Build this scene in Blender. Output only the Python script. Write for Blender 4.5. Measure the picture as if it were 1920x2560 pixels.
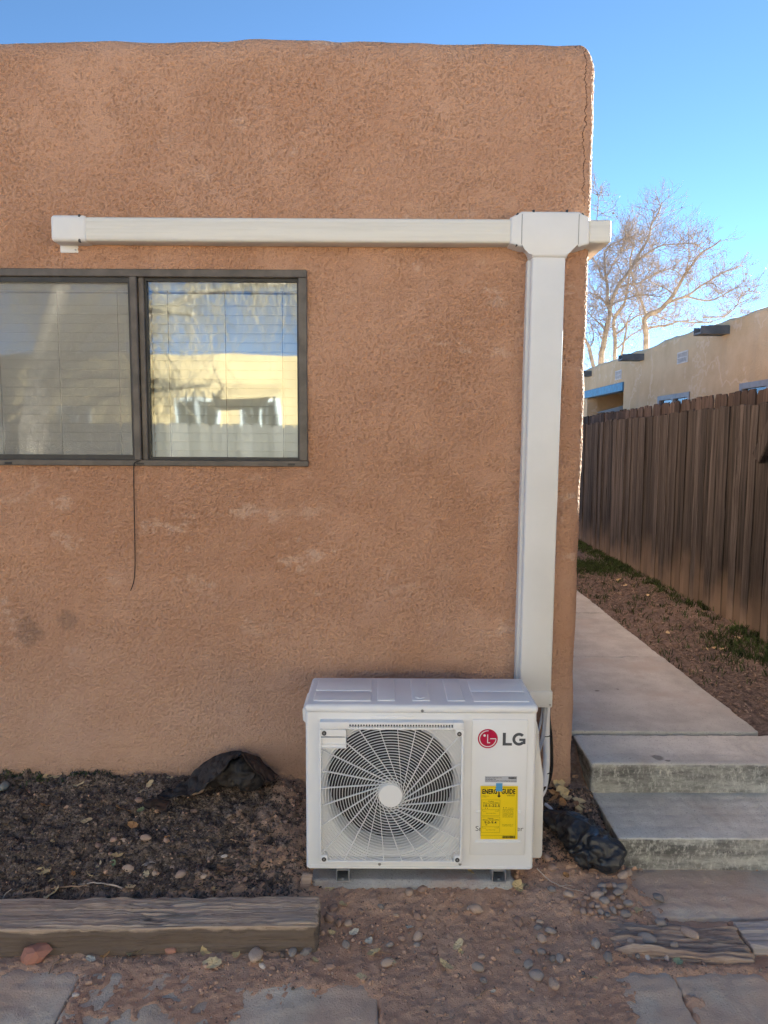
import bpy, bmesh, math, random
import numpy as np
from mathutils import Vector, Matrix, noise as mn

rad = math.radians
scene = bpy.context.scene
for o in list(bpy.data.objects):
    bpy.data.objects.remove(o)
COL = scene.collection

# ------------------------------------------------------------------ camera
CAM_H, PITCH, ROLL, FPX = 1.675, rad(5.75), rad(0.3), 1794.0      # FPX for a 1920 px wide frame
cd = bpy.data.cameras.new('camera'); cam = bpy.data.objects.new('camera', cd); COL.objects.link(cam)
cd.sensor_fit = 'HORIZONTAL'; cd.sensor_width = 36.0; cd.lens = FPX / 1920 * 36.0
cd.clip_start = 0.05; cd.clip_end = 2000
cam.matrix_world = Matrix.Translation((0, 0, CAM_H)) @ Matrix.Rotation(rad(90) - PITCH, 4, 'X') @ Matrix.Rotation(ROLL, 4, 'Z')
scene.camera = cam
# ------------------------------------------------------------------ light
SUN_EL, SUN_AZ = rad(17), rad(38)            # sun behind the house, to the right (azimuth from +Y towards +X)
world = bpy.data.worlds.new('World'); scene.world = world; world.use_nodes = True
wn = world.node_tree; wn.nodes.clear()
sky = wn.nodes.new('ShaderNodeTexSky'); sky.sky_type = 'NISHITA'; sky.sun_disc = False
sky.sun_elevation = SUN_EL; sky.sun_rotation = SUN_AZ
sky.altitude = 3000; sky.air_density = 0.34; sky.dust_density = 0.0; sky.ozone_density = 0.5
bgn = wn.nodes.new('ShaderNodeBackground'); bgn.inputs['Strength'].default_value = 0.05
wo = wn.nodes.new('ShaderNodeOutputWorld')
wn.links.new(sky.outputs[0], bgn.inputs[0]); wn.links.new(bgn.outputs[0], wo.inputs[0])
sd = bpy.data.lights.new('sun', 'SUN'); sd.energy = 5.0; sd.angle = rad(0.5); sd.color = (1, .95, .90)
sun = bpy.data.objects.new('sun', sd); COL.objects.link(sun)
sdir = Vector((math.sin(SUN_AZ) * math.cos(SUN_EL), math.cos(SUN_AZ) * math.cos(SUN_EL), math.sin(SUN_EL)))
sun.rotation_euler = sdir.to_track_quat('Z', 'Y').to_euler(); sun.location = (8, 10, 12)
vs = scene.view_settings
vs.view_transform = 'Standard'; vs.look = 'None'; vs.gamma = 1; vs.use_curve_mapping = False; vs.exposure = 3.48; vs.use_white_balance = True; vs.white_balance_temperature = 5850; vs.white_balance_tint = -7
scene.render.engine = 'CYCLES'; scene.render.resolution_x = 768; scene.render.resolution_y = 1024
scene.cycles.max_bounces = 10; scene.cycles.diffuse_bounces = 5; scene.cycles.transparent_max_bounces = 16

# ------------------------------------------------------------------ pixel -> place (1920x2560 pixels of the photograph)
def ray(u, v):
    a = (u - 960) / FPX; b = (v - 1280) / FPX
    x = a * math.cos(ROLL) + b * math.sin(ROLL); y = -a * math.sin(ROLL) + b * math.cos(ROLL)
    return Vector((x, math.cos(PITCH) - y * math.sin(PITCH), -math.sin(PITCH) - y * math.cos(PITCH)))
def atY(u, v, Y):
    d = ray(u, v); t = Y / d.y; return Vector((d.x * t, Y, CAM_H + d.z * t))
def atZ(u, v, Z):
    d = ray(u, v); t = (Z - CAM_H) / d.z; return Vector((d.x * t, d.y * t, Z))
def atX(u, v, X):
    d = ray(u, v); t = X / d.x; return Vector((X, d.y * t, CAM_H + d.z * t))
z3 = lambda x, y: (x / 2.0232, 1860 + y / 2.0232)
z4 = lambda x, y: (760 + x / 1.4302, 2080 + y / 1.4302)
z5 = lambda x, y: (1330 + x / 2.8119, 1640 + y / 2.8119)
z6 = lambda x, y: (1430 + x / 3.3857, 480 + y / 3.3857)

# ------------------------------------------------------------------ noise
def band(n, size, lmin, lmax, seed, beta=1.0, aniso=(1, 1)):
    """periodic band-limited noise tile n x n covering size x size metres, unit deviation"""
    rng = np.random.default_rng(seed)
    f = np.fft.fft2(rng.standard_normal((n, n)))
    kx = np.fft.fftfreq(n, size / n)[:, None] * aniso[0]; ky = np.fft.fftfreq(n, size / n)[None, :] * aniso[1]
    k = np.sqrt(kx * kx + ky * ky) + 1e-9
    a = np.exp(-(k * lmin * .75) ** 4) * (1 - np.exp(-(k * lmax) ** 4)) * k ** (-beta)
    r = np.real(np.fft.ifft2(f * a)); return (r - r.mean()) / r.std()
class Tile:
    def __init__(s, n, size, *a, **k): s.n = n; s.size = size; s.t = band(n, size, *a, **k)
    def __call__(s, x, y):
        x = np.asarray(x, float) / s.size * s.n; y = np.asarray(y, float) / s.size * s.n
        i = np.floor(x).astype(int); j = np.floor(y).astype(int); fx = x - i; fy = y - j
        i0 = i % s.n; i1 = (i + 1) % s.n; j0 = j % s.n; j1 = (j + 1) % s.n; t = s.t
        return (t[i0, j0] * (1 - fx) + t[i1, j0] * fx) * (1 - fy) + (t[i0, j1] * (1 - fx) + t[i1, j1] * fx) * fy
    def tri(s, p):
        return (s(p[:, 0] + 3.1, p[:, 1]) + s(p[:, 1] + 1.7, p[:, 2]) + s(p[:, 2] + 5.3, p[:, 0])) * .577
def sst(a, b, x):
    t = np.clip((np.asarray(x, float) - a) / (b - a), 0, 1); return t * t * (3 - 2 * t)
T_fine = Tile(512, 2.0, .012, .06, 11)
T_mid = Tile(512, 4.0, .05, .4, 12)
T_big = Tile(256, 8.0, .4, 3.0, 13)

# ------------------------------------------------------------------ object helpers
def tag(o, label=None, cat=None, group=None, kind=None):
    if label: o['label'] = label
    if cat: o['category'] = cat
    if group: o['group'] = group
    if kind: o['kind'] = kind
    return o
def link(o, parent=None):
    COL.objects.link(o)
    if parent is not None: o.parent = parent
    return o
def empty(name, loc=(0, 0, 0), label=None, cat=None, group=None):
    o = bpy.data.objects.new(name, None); o.empty_display_size = .1; o.location = loc
    link(o); return tag(o, label, cat, group)
def mesh(name, v, f, mat=None, parent=None, smooth=False, world_off=True):
    me = bpy.data.meshes.new(name)
    v = np.asarray(v, float)
    if isinstance(f, np.ndarray):
        n = len(f); k = f.shape[1]
        me.vertices.add(len(v)); me.vertices.foreach_set('co', v.ravel())
        me.loops.add(n * k); me.loops.foreach_set('vertex_index', f.ravel().astype(np.int32))
        me.polygons.add(n); me.polygons.foreach_set('loop_start', np.arange(0, n * k, k, dtype=np.int32))
        me.update(calc_edges=True)
    else:
        me.from_pydata(v.tolist(), [], f)
    if smooth: me.polygons.foreach_set('use_smooth', [True] * len(me.polygons))
    if mat: me.materials.append(mat)
    o = bpy.data.objects.new(name, me); link(o, parent)
    if parent is not None and world_off:          # vertices were given in world coordinates
        o.matrix_parent_inverse = parent_inv(parent)
    return o
def parent_inv(p):
    m = Matrix.Identity(4)
    chain = []
    while p is not None: chain.append(p); p = p.parent
    for q in reversed(chain): m = m @ (q.matrix_parent_inverse @ q.matrix_basis)
    return m.inverted()
class MB:
    def __init__(s): s.bm = bmesh.new()
    def box(s, a, b, bev=0.0, seg=2, mtx=None):
        a = Vector(a); b = Vector(b); c = (a + b) / 2; d = b - a
        r = bmesh.ops.create_cube(s.bm, size=1)['verts']
        for v in r: v.co = Vector((v.co.x * d.x, v.co.y * d.y, v.co.z * d.z)) + c
        if bev:
            es = list({e for v in r for e in v.link_edges})
            r = bmesh.ops.bevel(s.bm, geom=es, offset=bev, segments=seg, affect='EDGES', profile=.5)['verts']
        if mtx is not None:
            for v in r: v.co = mtx @ v.co
        return s
    def hexa(s, p):
        vs_ = [s.bm.verts.new(q) for q in p]      # 0-3 front ring, 4-7 back ring
        for f in ((0, 1, 2, 3), (7, 6, 5, 4), (0, 4, 5, 1), (1, 5, 6, 2), (2, 6, 7, 3), (3, 7, 4, 0)):
            s.bm.faces.new([vs_[i] for i in f])
        return s
    def bevel_all(s, w, seg=2):
        bmesh.ops.bevel(s.bm, geom=list(s.bm.edges), offset=w, segments=seg, affect='EDGES', profile=.5); return s
    def tube(s, pts, r, n=8, cap=True):
        pts = [Vector(p) for p in pts]; rs = r if isinstance(r, (list, tuple)) else [r] * len(pts)
        rings = []; up = Vector((.123, .456, .88)).normalized(); prev = None
        for i, p in enumerate(pts):
            d = (pts[min(i + 1, len(pts) - 1)] - pts[max(i - 1, 0)]).normalized()
            if prev is None: x = d.orthogonal().normalized()
            else: x = (prev - d * prev.dot(d)).normalized()
            prev = x; y = d.cross(x)
            rings.append([s.bm.verts.new(p + (x * math.cos(k / n * 6.2832) + y * math.sin(k / n * 6.2832)) * rs[i]) for k in range(n)])
        for a, b in zip(rings, rings[1:]):
            for k in range(n): s.bm.faces.new((a[k], a[(k + 1) % n], b[(k + 1) % n], b[k]))
        if cap and n > 2:
            s.bm.faces.new(rings[0][::-1]); s.bm.faces.new(rings[-1])
        return s
    def prism(s, poly, axis, a, b):
        """poly: 2D points; axis 'x','y','z' extruded from a to b"""
        def P(q, t): return {'x': (t, q[0], q[1]), 'y': (q[0], t, q[1]), 'z': (q[0], q[1], t)}[axis]
        A = [s.bm.verts.new(P(q, a)) for q in poly]; B = [s.bm.verts.new(P(q, b)) for q in poly]
        n = len(poly)
        s.bm.faces.new(A); s.bm.faces.new(B[::-1])
        for i in range(n): s.bm.faces.new((A[i], B[i], B[(i + 1) % n], A[(i + 1) % n]))
        return s
    def disc(s, c, r, y0, y1, n=32):
        return s.prism([(c[0] + r * math.cos(k / n * 6.28318), c[1] + r * math.sin(k / n * 6.28318)) for k in range(n)], 'y', y0, y1)
    def build(s, name, mat=None, parent=None, smooth=False, world_off=True):
        bmesh.ops.recalc_face_normals(s.bm, faces=list(s.bm.faces))
        me = bpy.data.meshes.new(name); s.bm.to_mesh(me); s.bm.free()
        if smooth:
            me.polygons.foreach_set('use_smooth', [True] * len(me.polygons))
            me.set_sharp_from_angle(angle=rad(38))
        if mat: me.materials.append(mat)
        o = bpy.data.objects.new(name, me); link(o, parent)
        if parent is not None and world_off: o.matrix_parent_inverse = parent_inv(parent)
        return o
def grid_faces(nx, ny, keep=None):
    i, j = np.meshgrid(np.arange(nx - 1), np.arange(ny - 1), indexing='ij')
    a = i * ny + j
    f = np.stack([a, a + ny, a + ny + 1, a + 1], -1).reshape(-1, 4)
    return f if keep is None else f[keep.ravel()]
def rough_box(name, lo, hi, cell, r, disp, mat, parent=None, skip=('-z',)):
    """box with rounded edges, each side a fine grid displaced along its normal by disp(points, normals)"""
    lo = np.array(lo, float); hi = np.array(hi, float); V = []; Fs = []; off = 0
    cs = cell if isinstance(cell, (list, tuple)) else (cell,) * 3
    ax = []
    for k in range(3):
        n = max(2, int(round((hi[k] - lo[k]) / cs[k])) + 1); t = np.linspace(lo[k], hi[k], n)
        t = np.unique(np.round(np.concatenate([t, [lo[k] + r * .4, lo[k] + r, hi[k] - r, hi[k] - r * .4]]), 5)); ax.append(t)
    for k in range(3):
        a, b = [(1, 2), (2, 0), (0, 1)][k]
        for sgn in (-1, 1):
            if ('-' if sgn < 0 else '+') + 'xyz'[k] in skip: continue
            A, B = np.meshgrid(ax[a], ax[b], indexing='ij'); p = np.zeros(A.shape + (3,))
            p[..., a] = A; p[..., b] = B; p[..., k] = lo[k] if sgn < 0 else hi[k]
            f = grid_faces(len(ax[a]), len(ax[b]))
            if sgn < 0: f = f[:, ::-1]
            V.append(p.reshape(-1, 3)); Fs.append(f + off); off += p.shape[0] * p.shape[1]
    V = np.concatenate(V); Fs = np.concatenate(Fs)
    u, inv = np.unique(np.round(V, 5), axis=0, return_inverse=True); Fs = inv.ravel()[Fs]
    q = np.clip(u, lo + r, hi - r); n = u - q; l = np.linalg.norm(n, axis=1, keepdims=True); n = n / np.maximum(l, 1e-9)
    p = q + n * r
    p = p + n * disp(p, n)[:, None]
    return mesh(name, p, Fs, mat, parent, smooth=True)

# ------------------------------------------------------------------ materials
class N:
    """tiny node-tree writer"""
    def __init__(s, name):
        s.m = bpy.data.materials.new(name); s.m.use_nodes = True; s.t = s.m.node_tree
        s.b = s.t.nodes['Principled BSDF']; s.out = s.t.nodes['Material Output']; s._p = None
    def put(s, sock, val):
        if isinstance(val, bpy.types.NodeSocket): s.t.links.new(val, sock)
        elif isinstance(val, (tuple, list)) and len(val) == 3 and sock.type == 'RGBA': sock.default_value = (*val, 1)
        else: sock.default_value = val
    def n(s, typ, ins=None, **kw):
        d = s.t.nodes.new('ShaderNode' + typ)
        for k, v in kw.items(): setattr(d, k, v)
        for k, v in (ins or {}).items(): s.put(d.inputs[k], v)
        return d
    def pos(s):
        if s._p is None: s._p = s.n('NewGeometry').outputs['Position']
        return s._p
    def obj(s): return s.n('TexCoord').outputs['Object']
    def rnd(s): return s.n('ObjectInfo').outputs['Random']
    def vmul(s, v, k): return s.n('VectorMath', {0: v, 1: k}, operation='MULTIPLY').outputs[0]
    def vadd(s, v, k): return s.n('VectorMath', {0: v, 1: k}, operation='ADD').outputs[0]
    def noise(s, scale, detail=4, rough=.55, vec=None, dist=0.0, col=False):
        d = s.n('TexNoise', {'Scale': scale, 'Detail': detail, 'Roughness': rough, 'Distortion': dist, 'Vector': vec if vec is not None else s.pos()})
        return d.outputs['Color' if col else 'Fac']
    def vor(s, scale, vec=None, feature='F1', out='Distance'):
        d = s.n('TexVoronoi', {'Scale': scale, 'Vector': vec if vec is not None else s.pos()}, feature=feature); return d.outputs[out]
    def ramp(s, x, a, b, lo=0.0, hi=1.0, smooth=True):
        d = s.n('MapRange', {'Value': x, 'From Min': a, 'From Max': b, 'To Min': lo, 'To Max': hi}); d.clamp = True
        if smooth: d.interpolation_type = 'SMOOTHSTEP'
        return d.outputs[0]
    def math(s, op, a, b=0.0, clamp=False):
        d = s.n('Math', {0: a, 1: b}, operation=op); d.use_clamp = clamp; return d.outputs[0]
    def mix(s, f, a, b, mode='MIX'):
        d = s.n('Mix', data_type='RGBA', blend_type=mode)
        s.put(d.inputs[0], f); s.put(d.inputs[6], a); s.put(d.inputs[7], b); return d.outputs[2]
    def bump(s, h, strength=.5, dist=.01, normal=None):
        d = s.n('Bump', {'Height': h, 'Strength': strength, 'Distance': dist})
        if normal is not None: s.put(d.inputs['Normal'], normal)
        return d.outputs[0]
    def xyz(s, v=None):
        return s.n('SeparateXYZ', {0: v if v is not None else s.pos()}).outputs
    def attr(s, name): return s.n('Attribute', attribute_name=name).outputs['Fac']
    def fin(s, col=None, rough=None, normal=None, spec=None, metal=None, **kw):
        if col is not None: s.put(s.b.inputs['Base Color'], col)
        if rough is not None: s.put(s.b.inputs['Roughness'], rough)
        if normal is not None: s.put(s.b.inputs['Normal'], normal)
        if spec is not None: s.put(s.b.inputs['Specular IOR Level'], spec)
        if metal is not None: s.put(s.b.inputs['Metallic'], metal)
        return s.m
    def spots(s, pts):
        """mask of round, ragged marks at places (x,y,z,r)"""
        w = s.noise(18, 3); tot = None
        for x, y, z, r in pts:
            d = s.n('VectorMath', {0: s.pos(), 1: (x, y, z)}, operation='DISTANCE').outputs['Value']
            d = s.math('ADD', d, s.math('MULTIPLY', s.math('SUBTRACT', w, .5), r * 1.3))
            k = s.ramp(d, r * 1.0, r * .45)
            tot = k if tot is None else s.math('MAXIMUM', tot, k)
        return tot
def plain(name, col, rough=.6, spec=.5, var=.08, scale=6, bump=0, bscale=60, obj=False, metal=0):
    m = N(name); v = m.obj() if obj else m.pos()
    f = m.noise(scale, 5, .6, v)
    c2 = tuple(max(0, c * (1 - var * 3)) for c in col); c1 = tuple(min(1, c * (1 + var)) for c in col)
    c = m.mix(m.ramp(f, .3, .7), c2, c1) if var else col
    nm = m.bump(m.noise(bscale, 4, .6, v), bump, .004) if bump else None
    return m.fin(c, m.ramp(m.noise(scale * 3, 4, .6, v), .3, .7, rough * .85, min(1, rough * 1.12)), nm, spec, metal)

# stucco ---------------------------------------------------------------
m = N('stucco')
x, y, z = m.xyz()
c = m.mix(m.ramp(m.noise(2.2, 5, .6), .35, .68), (.47, .268, .168), (.535, .318, .206))
c = m.mix(m.math('MULTIPLY', m.ramp(m.noise(7, 4, .65), .52, .72), .45), c, (.545, .335, .222))
c = m.mix(m.math('MULTIPLY', m.ramp(m.noise(34, 3, .6), .55, .75), .35), c, (.41, .228, .138))
pat = m.math('MULTIPLY', m.ramp(m.noise(5.5, 7, .72, m.vadd(m.vmul(m.pos(), (1, 1, 1.5)), (3, 1, 8))), .56, .64), m.ramp(m.noise(1.1, 3, .5, m.vadd(m.pos(), (5, 5, 2))), .45, .60, .1, .75))
c = m.mix(pat, c, (.61, .42, .31))
low = m.math('MULTIPLY', m.ramp(m.math('ADD', z, m.math('MULTIPLY', m.noise(3, 4), .7)), 1.6, .55), .7)
c = m.mix(low, c, (.57, .40, .31))
c = m.mix(m.math('MULTIPLY', m.ramp(m.math('ADD', z, m.math('MULTIPLY', m.noise(14, 4), .12)), .33, .18), .6), c, (.38, .25, .18))
SM = [(*atY(60 * 1.1573, 1365 * 1.1573, 3.12)[:], .085), (*atY(148 * 1.1573, 1340 * 1.1573, 3.12)[:], .06)]
c = m.mix(m.math('MULTIPLY', m.spots(SM), .38), c, (.17, .125, .105))
CR = atY(1465, 300, 3.12)
cn = m.math('ADD', m.math('MULTIPLY', m.math('SUBTRACT', m.noise(3.2, 7, .8, m.vmul(m.pos(), (0, 0, 1))), .5), .16), CR.x - .004)
cr = m.math('MULTIPLY', m.ramp(m.math('ABSOLUTE', m.math('SUBTRACT', x, cn)), .0030, .0010), m.ramp(z, 2.6, 2.75))
c = m.mix(cr, c, (.09, .045, .03))
h = m.math('ADD', m.noise(160, 3, .7), m.math('MULTIPLY', m.vor(120), .5))
STUCCO = m.fin(c, .92, m.bump(h, 1.0, .007), .2)
# ground ---------------------------------------------------------------
m = N('soil')
mu = m.attr('mulch'); yd = m.attr('yard')
d = m.mix(m.ramp(m.noise(5, 6, .65), .3, .7), (.56, .345, .235), (.65, .44, .315))
d = m.mix(m.math('MULTIPLY', m.ramp(m.noise(45, 4, .7), .55, .75), .5), d, (.28, .18, .125))
d = m.mix(m.math('MULTIPLY', m.ramp(m.noise(180, 2, .6), .64, .72), .5), d, (.52, .43, .37))
k = m.mix(m.ramp(m.noise(60, 5, .75), .35, .7), (.12, .092, .074), (.31, .24, .195))
k = m.mix(m.math('MULTIPLY', m.ramp(m.noise(220, 2, .6), .62, .70), .6), k, (.34, .29, .25))
yy = m.mix(m.ramp(m.noise(28, 6, .75), .35, .68), (.085, .068, .060), (.25, .20, .175))
yy = m.mix(m.math('MULTIPLY', m.ramp(m.noise(150, 2, .6), .62, .72), .6), yy, (.46, .38, .32))
yy = m.mix(m.math('MULTIPLY', m.ramp(m.noise(1.3, 4, .6), .5, .66), .5), yy, (.31, .24, .20))
c = m.mix(yd, m.mix(mu, d, k), yy)
h = m.math('ADD', m.noise(70, 5, .75), m.math('MULTIPLY', m.noise(240, 3, .7), .5))
SOIL = m.fin(c, .95, m.bump(h, .8, .013), .15)
MULCH = [plain('mulch_dark', (.125, .098, .082), .9, .2, .2, 40, .5, 90), plain('mulch_brown', (.27, .205, .165), .9, .2, .2, 40, .5, 90),
         plain('soil_crumb', (.57, .375, .27), .95, .15, .15, 40, .5, 90), plain('pale_chip', (.42, .33, .26), .9, .2, .15, 40)]
# concrete -------------------------------------------------------------
def concrete(name, base, dust=.35, dustcol=(.34, .215, .165), dark=None, stains=None, agg=.85):
    m = N(name)
    c = m.mix(m.ramp(m.noise(4, 6, .65), .3, .7), tuple(q * .8 for q in base), tuple(min(1, q * 1.12) for q in base))
    c = m.mix(m.math('MULTIPLY', m.ramp(m.noise(120, 3, .7), .58, .7), agg), c, tuple(q * .45 for q in base))
    c = m.mix(m.math('MULTIPLY', m.ramp(m.noise(170, 2, .6, m.vadd(m.pos(), (4, 2, 1))), .64, .72), agg), c, (.66, .65, .62))
    if dust:
        f = m.ramp(m.noise(2.6, 5, .6, m.vadd(m.pos(), (7, 3, 1))), .62 - dust * .45, .78 - dust * .3)
        c = m.mix(m.math('MULTIPLY', f, .8), c, dustcol)
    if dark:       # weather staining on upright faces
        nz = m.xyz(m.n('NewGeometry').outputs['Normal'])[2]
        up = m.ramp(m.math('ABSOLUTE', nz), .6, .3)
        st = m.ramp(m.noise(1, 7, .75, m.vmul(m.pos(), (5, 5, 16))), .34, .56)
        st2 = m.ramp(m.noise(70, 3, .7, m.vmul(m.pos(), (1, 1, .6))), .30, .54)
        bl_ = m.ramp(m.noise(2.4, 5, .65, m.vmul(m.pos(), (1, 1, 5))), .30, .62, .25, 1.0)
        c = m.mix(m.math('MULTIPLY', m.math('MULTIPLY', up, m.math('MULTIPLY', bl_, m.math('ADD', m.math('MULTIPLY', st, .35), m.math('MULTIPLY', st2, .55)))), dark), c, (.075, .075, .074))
    if stains: c = m.mix(m.math('MULTIPLY', m.spots(stains), .65), c, (.10, .09, .085))
    h = m.math('ADD', m.noise(150, 4, .7), m.math('MULTIPLY', m.noise(30, 4, .6), .6))
    return m.fin(c, .9, m.bump(h, .9, .006), .25)
SP = atZ(*z5(885, 715), .217); SP2 = atZ(*z5(955, 738), .217); SP3 = atZ(*z5(455, 245), .232); SP4 = atZ(*z5(600, 232), .232)
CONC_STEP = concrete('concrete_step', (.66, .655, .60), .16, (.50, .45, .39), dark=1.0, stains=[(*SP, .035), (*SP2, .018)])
CONC_PATH = concrete('concrete_path', (.54, .54, .505), .30, (.50, .455, .405), stains=[(*SP3, .02), (*SP4, .012)])
CONC_FORE = concrete('concrete_slab', (.64, .60, .525), .55, (.57, .415, .31))
CONC_PAVE = concrete('concrete_paver', (.64, .575, .475), .60, (.58, .42, .315))
CONC_PAD = concrete('concrete_pad', (.44, .435, .43), .25, (.36, .25, .2), agg=.9)
# wood -----------------------------------------------------------------
def wood(name, a, b, grain=(26, 26, 1.3), dusty=None, obj=True, dark=.5, rnd=.35, bump=.6, face=None):
    m = N(name); v0 = m.obj() if obj else m.pos()
    r = m.rnd()
    off = m.n('CombineXYZ', {0: m.math('MULTIPLY', r, 37.0), 1: m.math('MULTIPLY', r, 91.0), 2: m.math('MULTIPLY', r, 13.0)}).outputs[0]
    v = m.vadd(v0, off)
    g = m.noise(1, 6, .72, m.vmul(v, grain), .05)
    c = m.mix(m.ramp(g, .3, .72), a, b)
    c = m.mix(m.math('MULTIPLY', m.ramp(m.noise(1, 5, .7, m.vmul(v, tuple(q * 2.6 for q in grain))), .54, .66), dark), c, tuple(q * .35 for q in a))
    c = m.mix(m.math('MULTIPLY', m.ramp(m.noise(3, 3, .6, v), .5, .7), .35), c, tuple(q * .6 for q in b))
    kn = m.ramp(m.vor(1, m.vmul(v, (5, 5, 2.3))), .10, .04)
    c = m.mix(m.math('MULTIPLY', kn, .7), c, tuple(q * .4 for q in a))
    if dusty:
        zz = m.xyz()[2]
        f = m.ramp(m.math('ADD', zz, m.math('MULTIPLY', m.math('ADD', m.noise(2.2, 4), m.math('MULTIPLY', r, .6)), .5)), dusty[1], dusty[0])
        c = m.mix(m.math('MULTIPLY', f, .75), c, dusty[2])
    if face:       # darker colour on the sides, below a ragged line near the top
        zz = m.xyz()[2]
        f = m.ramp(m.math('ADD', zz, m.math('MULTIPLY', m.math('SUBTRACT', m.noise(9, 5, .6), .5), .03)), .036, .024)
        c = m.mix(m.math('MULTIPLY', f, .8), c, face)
    if rnd:
        hs = m.n('HueSaturation', {'Value': m.ramp(r, 0, 1, 1 - rnd, 1 + rnd, False), 'Color': c}); c = hs.outputs[0]
    h = m.noise(1, 6, .75, m.vmul(v, tuple(q * 1.6 for q in grain)))
    return m.fin(c, .88, m.bump(h, bump, .006), .2)
FENCE = wood('weathered_fence_wood', (.0125, .0122, .0128), (.080, .074, .074), dusty=(.55, 1.05, (.27, .215, .17)), dark=.95, rnd=.45)
FENCE2 = wood('dog_ear_fence_wood', (.035, .028, .025), (.11, .088, .076), rnd=.4)
FENCE3 = wood('scalloped_fence_wood', (.09, .08, .072), (.17, .15, .135))
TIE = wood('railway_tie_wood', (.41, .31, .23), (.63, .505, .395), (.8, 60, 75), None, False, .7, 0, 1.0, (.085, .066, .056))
OLDW = wood('splintered_wood', (.27, .19, .15), (.52, .41, .33), (1.4, 60, 60), None, False, .6, 0, .8)
PLANKW = wood('grey_plank_wood', (.36, .32, .29), (.58, .52, .48), (1.4, 50, 50), None, False, .5, 0, .8)
# paint, plastic, metal, glass -----------------------------------------
ACP = plain('painted_steel', (.78, .785, .79), .42, .45, .015, 3)
ACP2 = plain('grille_plastic', (.79, .79, .79), .5, .4, .01, 3)
ACSIDE = plain('service_cover_plastic', (.68, .665, .64), .5, .4, .015, 3)
m = N('duct_plastic'); c = m.mix(m.ramp(m.noise(2.5, 5, .6, m.vmul(m.pos(), (.6, 1, 14))), .35, .7), (.66, .64, .585), (.59, .57, .515))
c = m.mix(m.math('MULTIPLY', m.ramp(m.noise(9, 5, .7, m.vmul(m.pos(), (1, 1, 3))), .6, .75), .25), c, (.5, .47, .42))
DUCT = m.fin(c, .48, None, .4)
DUCTV = plain('duct_plastic_fittings', (.67, .66, .64), .45, .4, .02, 3)
BLACK = plain('black_interior', (.012, .012, .014), .6, .4, 0, 3)
FANB = plain('fan_blade_plastic', (.016, .017, .021), .38, .5, .05, 4)
COIL = plain('coil_fins', (.018, .018, .02), .5, .5, .1, 10)
STEEL = plain('galvanised_steel', (.52, .53, .54), .4, .5, .06, 20, metal=.7)
SCREW = plain('screw_steel', (.35, .35, .35), .35, .5, 0, 3, metal=.8)
HOLE = plain('screw_recess', (.06, .06, .065), .7, .3, 0, 3)
RED = plain('emblem_red', (.42, .004, .05), .35, .4, 0)
WHT = plain('print_white', (.80, .80, .80), .45, .4, 0)
INK = plain('logo_grey', (.075, .08, .09), .45, .4, 0)
BLK = plain('print_black', (.012, .012, .012), .55, .3, 0)
YEL = plain('label_yellow', (.86, .63, .005), .5, .35, .01, 12)
LBL = plain('label_grey', (.50, .51, .55), .5, .35, .01, 12)
m = N('blue_tape'); TAPE = m.fin((.10, .36, .68), .55, None, .3); m.put(m.b.inputs['Alpha'], .8)
BRONZE = plain('bronze_frame', (.105, .088, .072), .5, .45, .12, 12)
BRONZED = plain('dark_sash', (.028, .026, .025), .5, .45, .1, 12)
CORD = plain('black_cord', (.012, .011, .011), .6, .3, 0)
PIPE = plain('white_insulation', (.74, .74, .75), .6, .35, .02, 12)
GCAB = plain('grey_cable', (.42, .42, .44), .45, .4, .03, 12)
m = N('window_glass')
fr = m.n('Fresnel', {'IOR': 1.82}).outputs[0]
gl = m.n('BsdfGlossy', {'Color': (.96, .97, 1, 1), 'Roughness': .025})
wob = m.bump(m.noise(2.6, 2, .5), .05, .02); m.put(gl.inputs['Normal'], wob)
tr = m.n('BsdfTransparent', {'Color': (.92, .94, .93, 1)})
ms = m.n('MixShader'); m.t.links.new(fr, ms.inputs[0]); m.t.links.new(tr.outputs[0], ms.inputs[1]); m.t.links.new(gl.outputs[0], ms.inputs[2])
m.t.links.new(ms.outputs[0], m.out.inputs['Surface']); GLASS = m.m
m = N('insect_screen')
df = m.n('BsdfDiffuse', {'Color': (.36, .345, .31, 1)}); tr = m.n('BsdfTransparent')
ms = m.n('MixShader'); ms.inputs[0].default_value = .32; m.t.links.new(tr.outputs[0], ms.inputs[1]); m.t.links.new(df.outputs[0], ms.inputs[2])
m.t.links.new(ms.outputs[0], m.out.inputs['Surface']); SCREEN = m.m
BLIND = plain('blind_vinyl', (.70, .69, .65), .5, .4, .02, 4)
m = N('black_plastic_film')
c = m.mix(m.ramp(m.noise(9, 4, .6), .45, .75), (.02, .02, .023), (.055, .053, .054))
BAG = m.fin(c, m.ramp(m.noise(14, 4), .35, .7, .32, .58), m.bump(m.math('ADD', m.math('ABSOLUTE', m.math('SUBTRACT', m.noise(11, 2, .5, None, .8), .5)), m.math('MULTIPLY', m.math('ABSOLUTE', m.math('SUBTRACT', m.noise(27, 2, .5, None, .8), .5)), .3)), .9, .022), .6)
m = N('landscape_fabric')
c = m.mix(m.ramp(m.noise(7, 5, .65), .35, .7), (.018, .018, .020), (.05, .042, .038))
FABR = m.fin(c, .7, m.bump(m.math('ABSOLUTE', m.math('SUBTRACT', m.noise(15, 3, .55, None, .8), .5)), .8, .02), .35)
FABR2 = plain('fabric_dusty', (.085, .06, .048), .85, .2, .2, 8, .4, 60)
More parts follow.
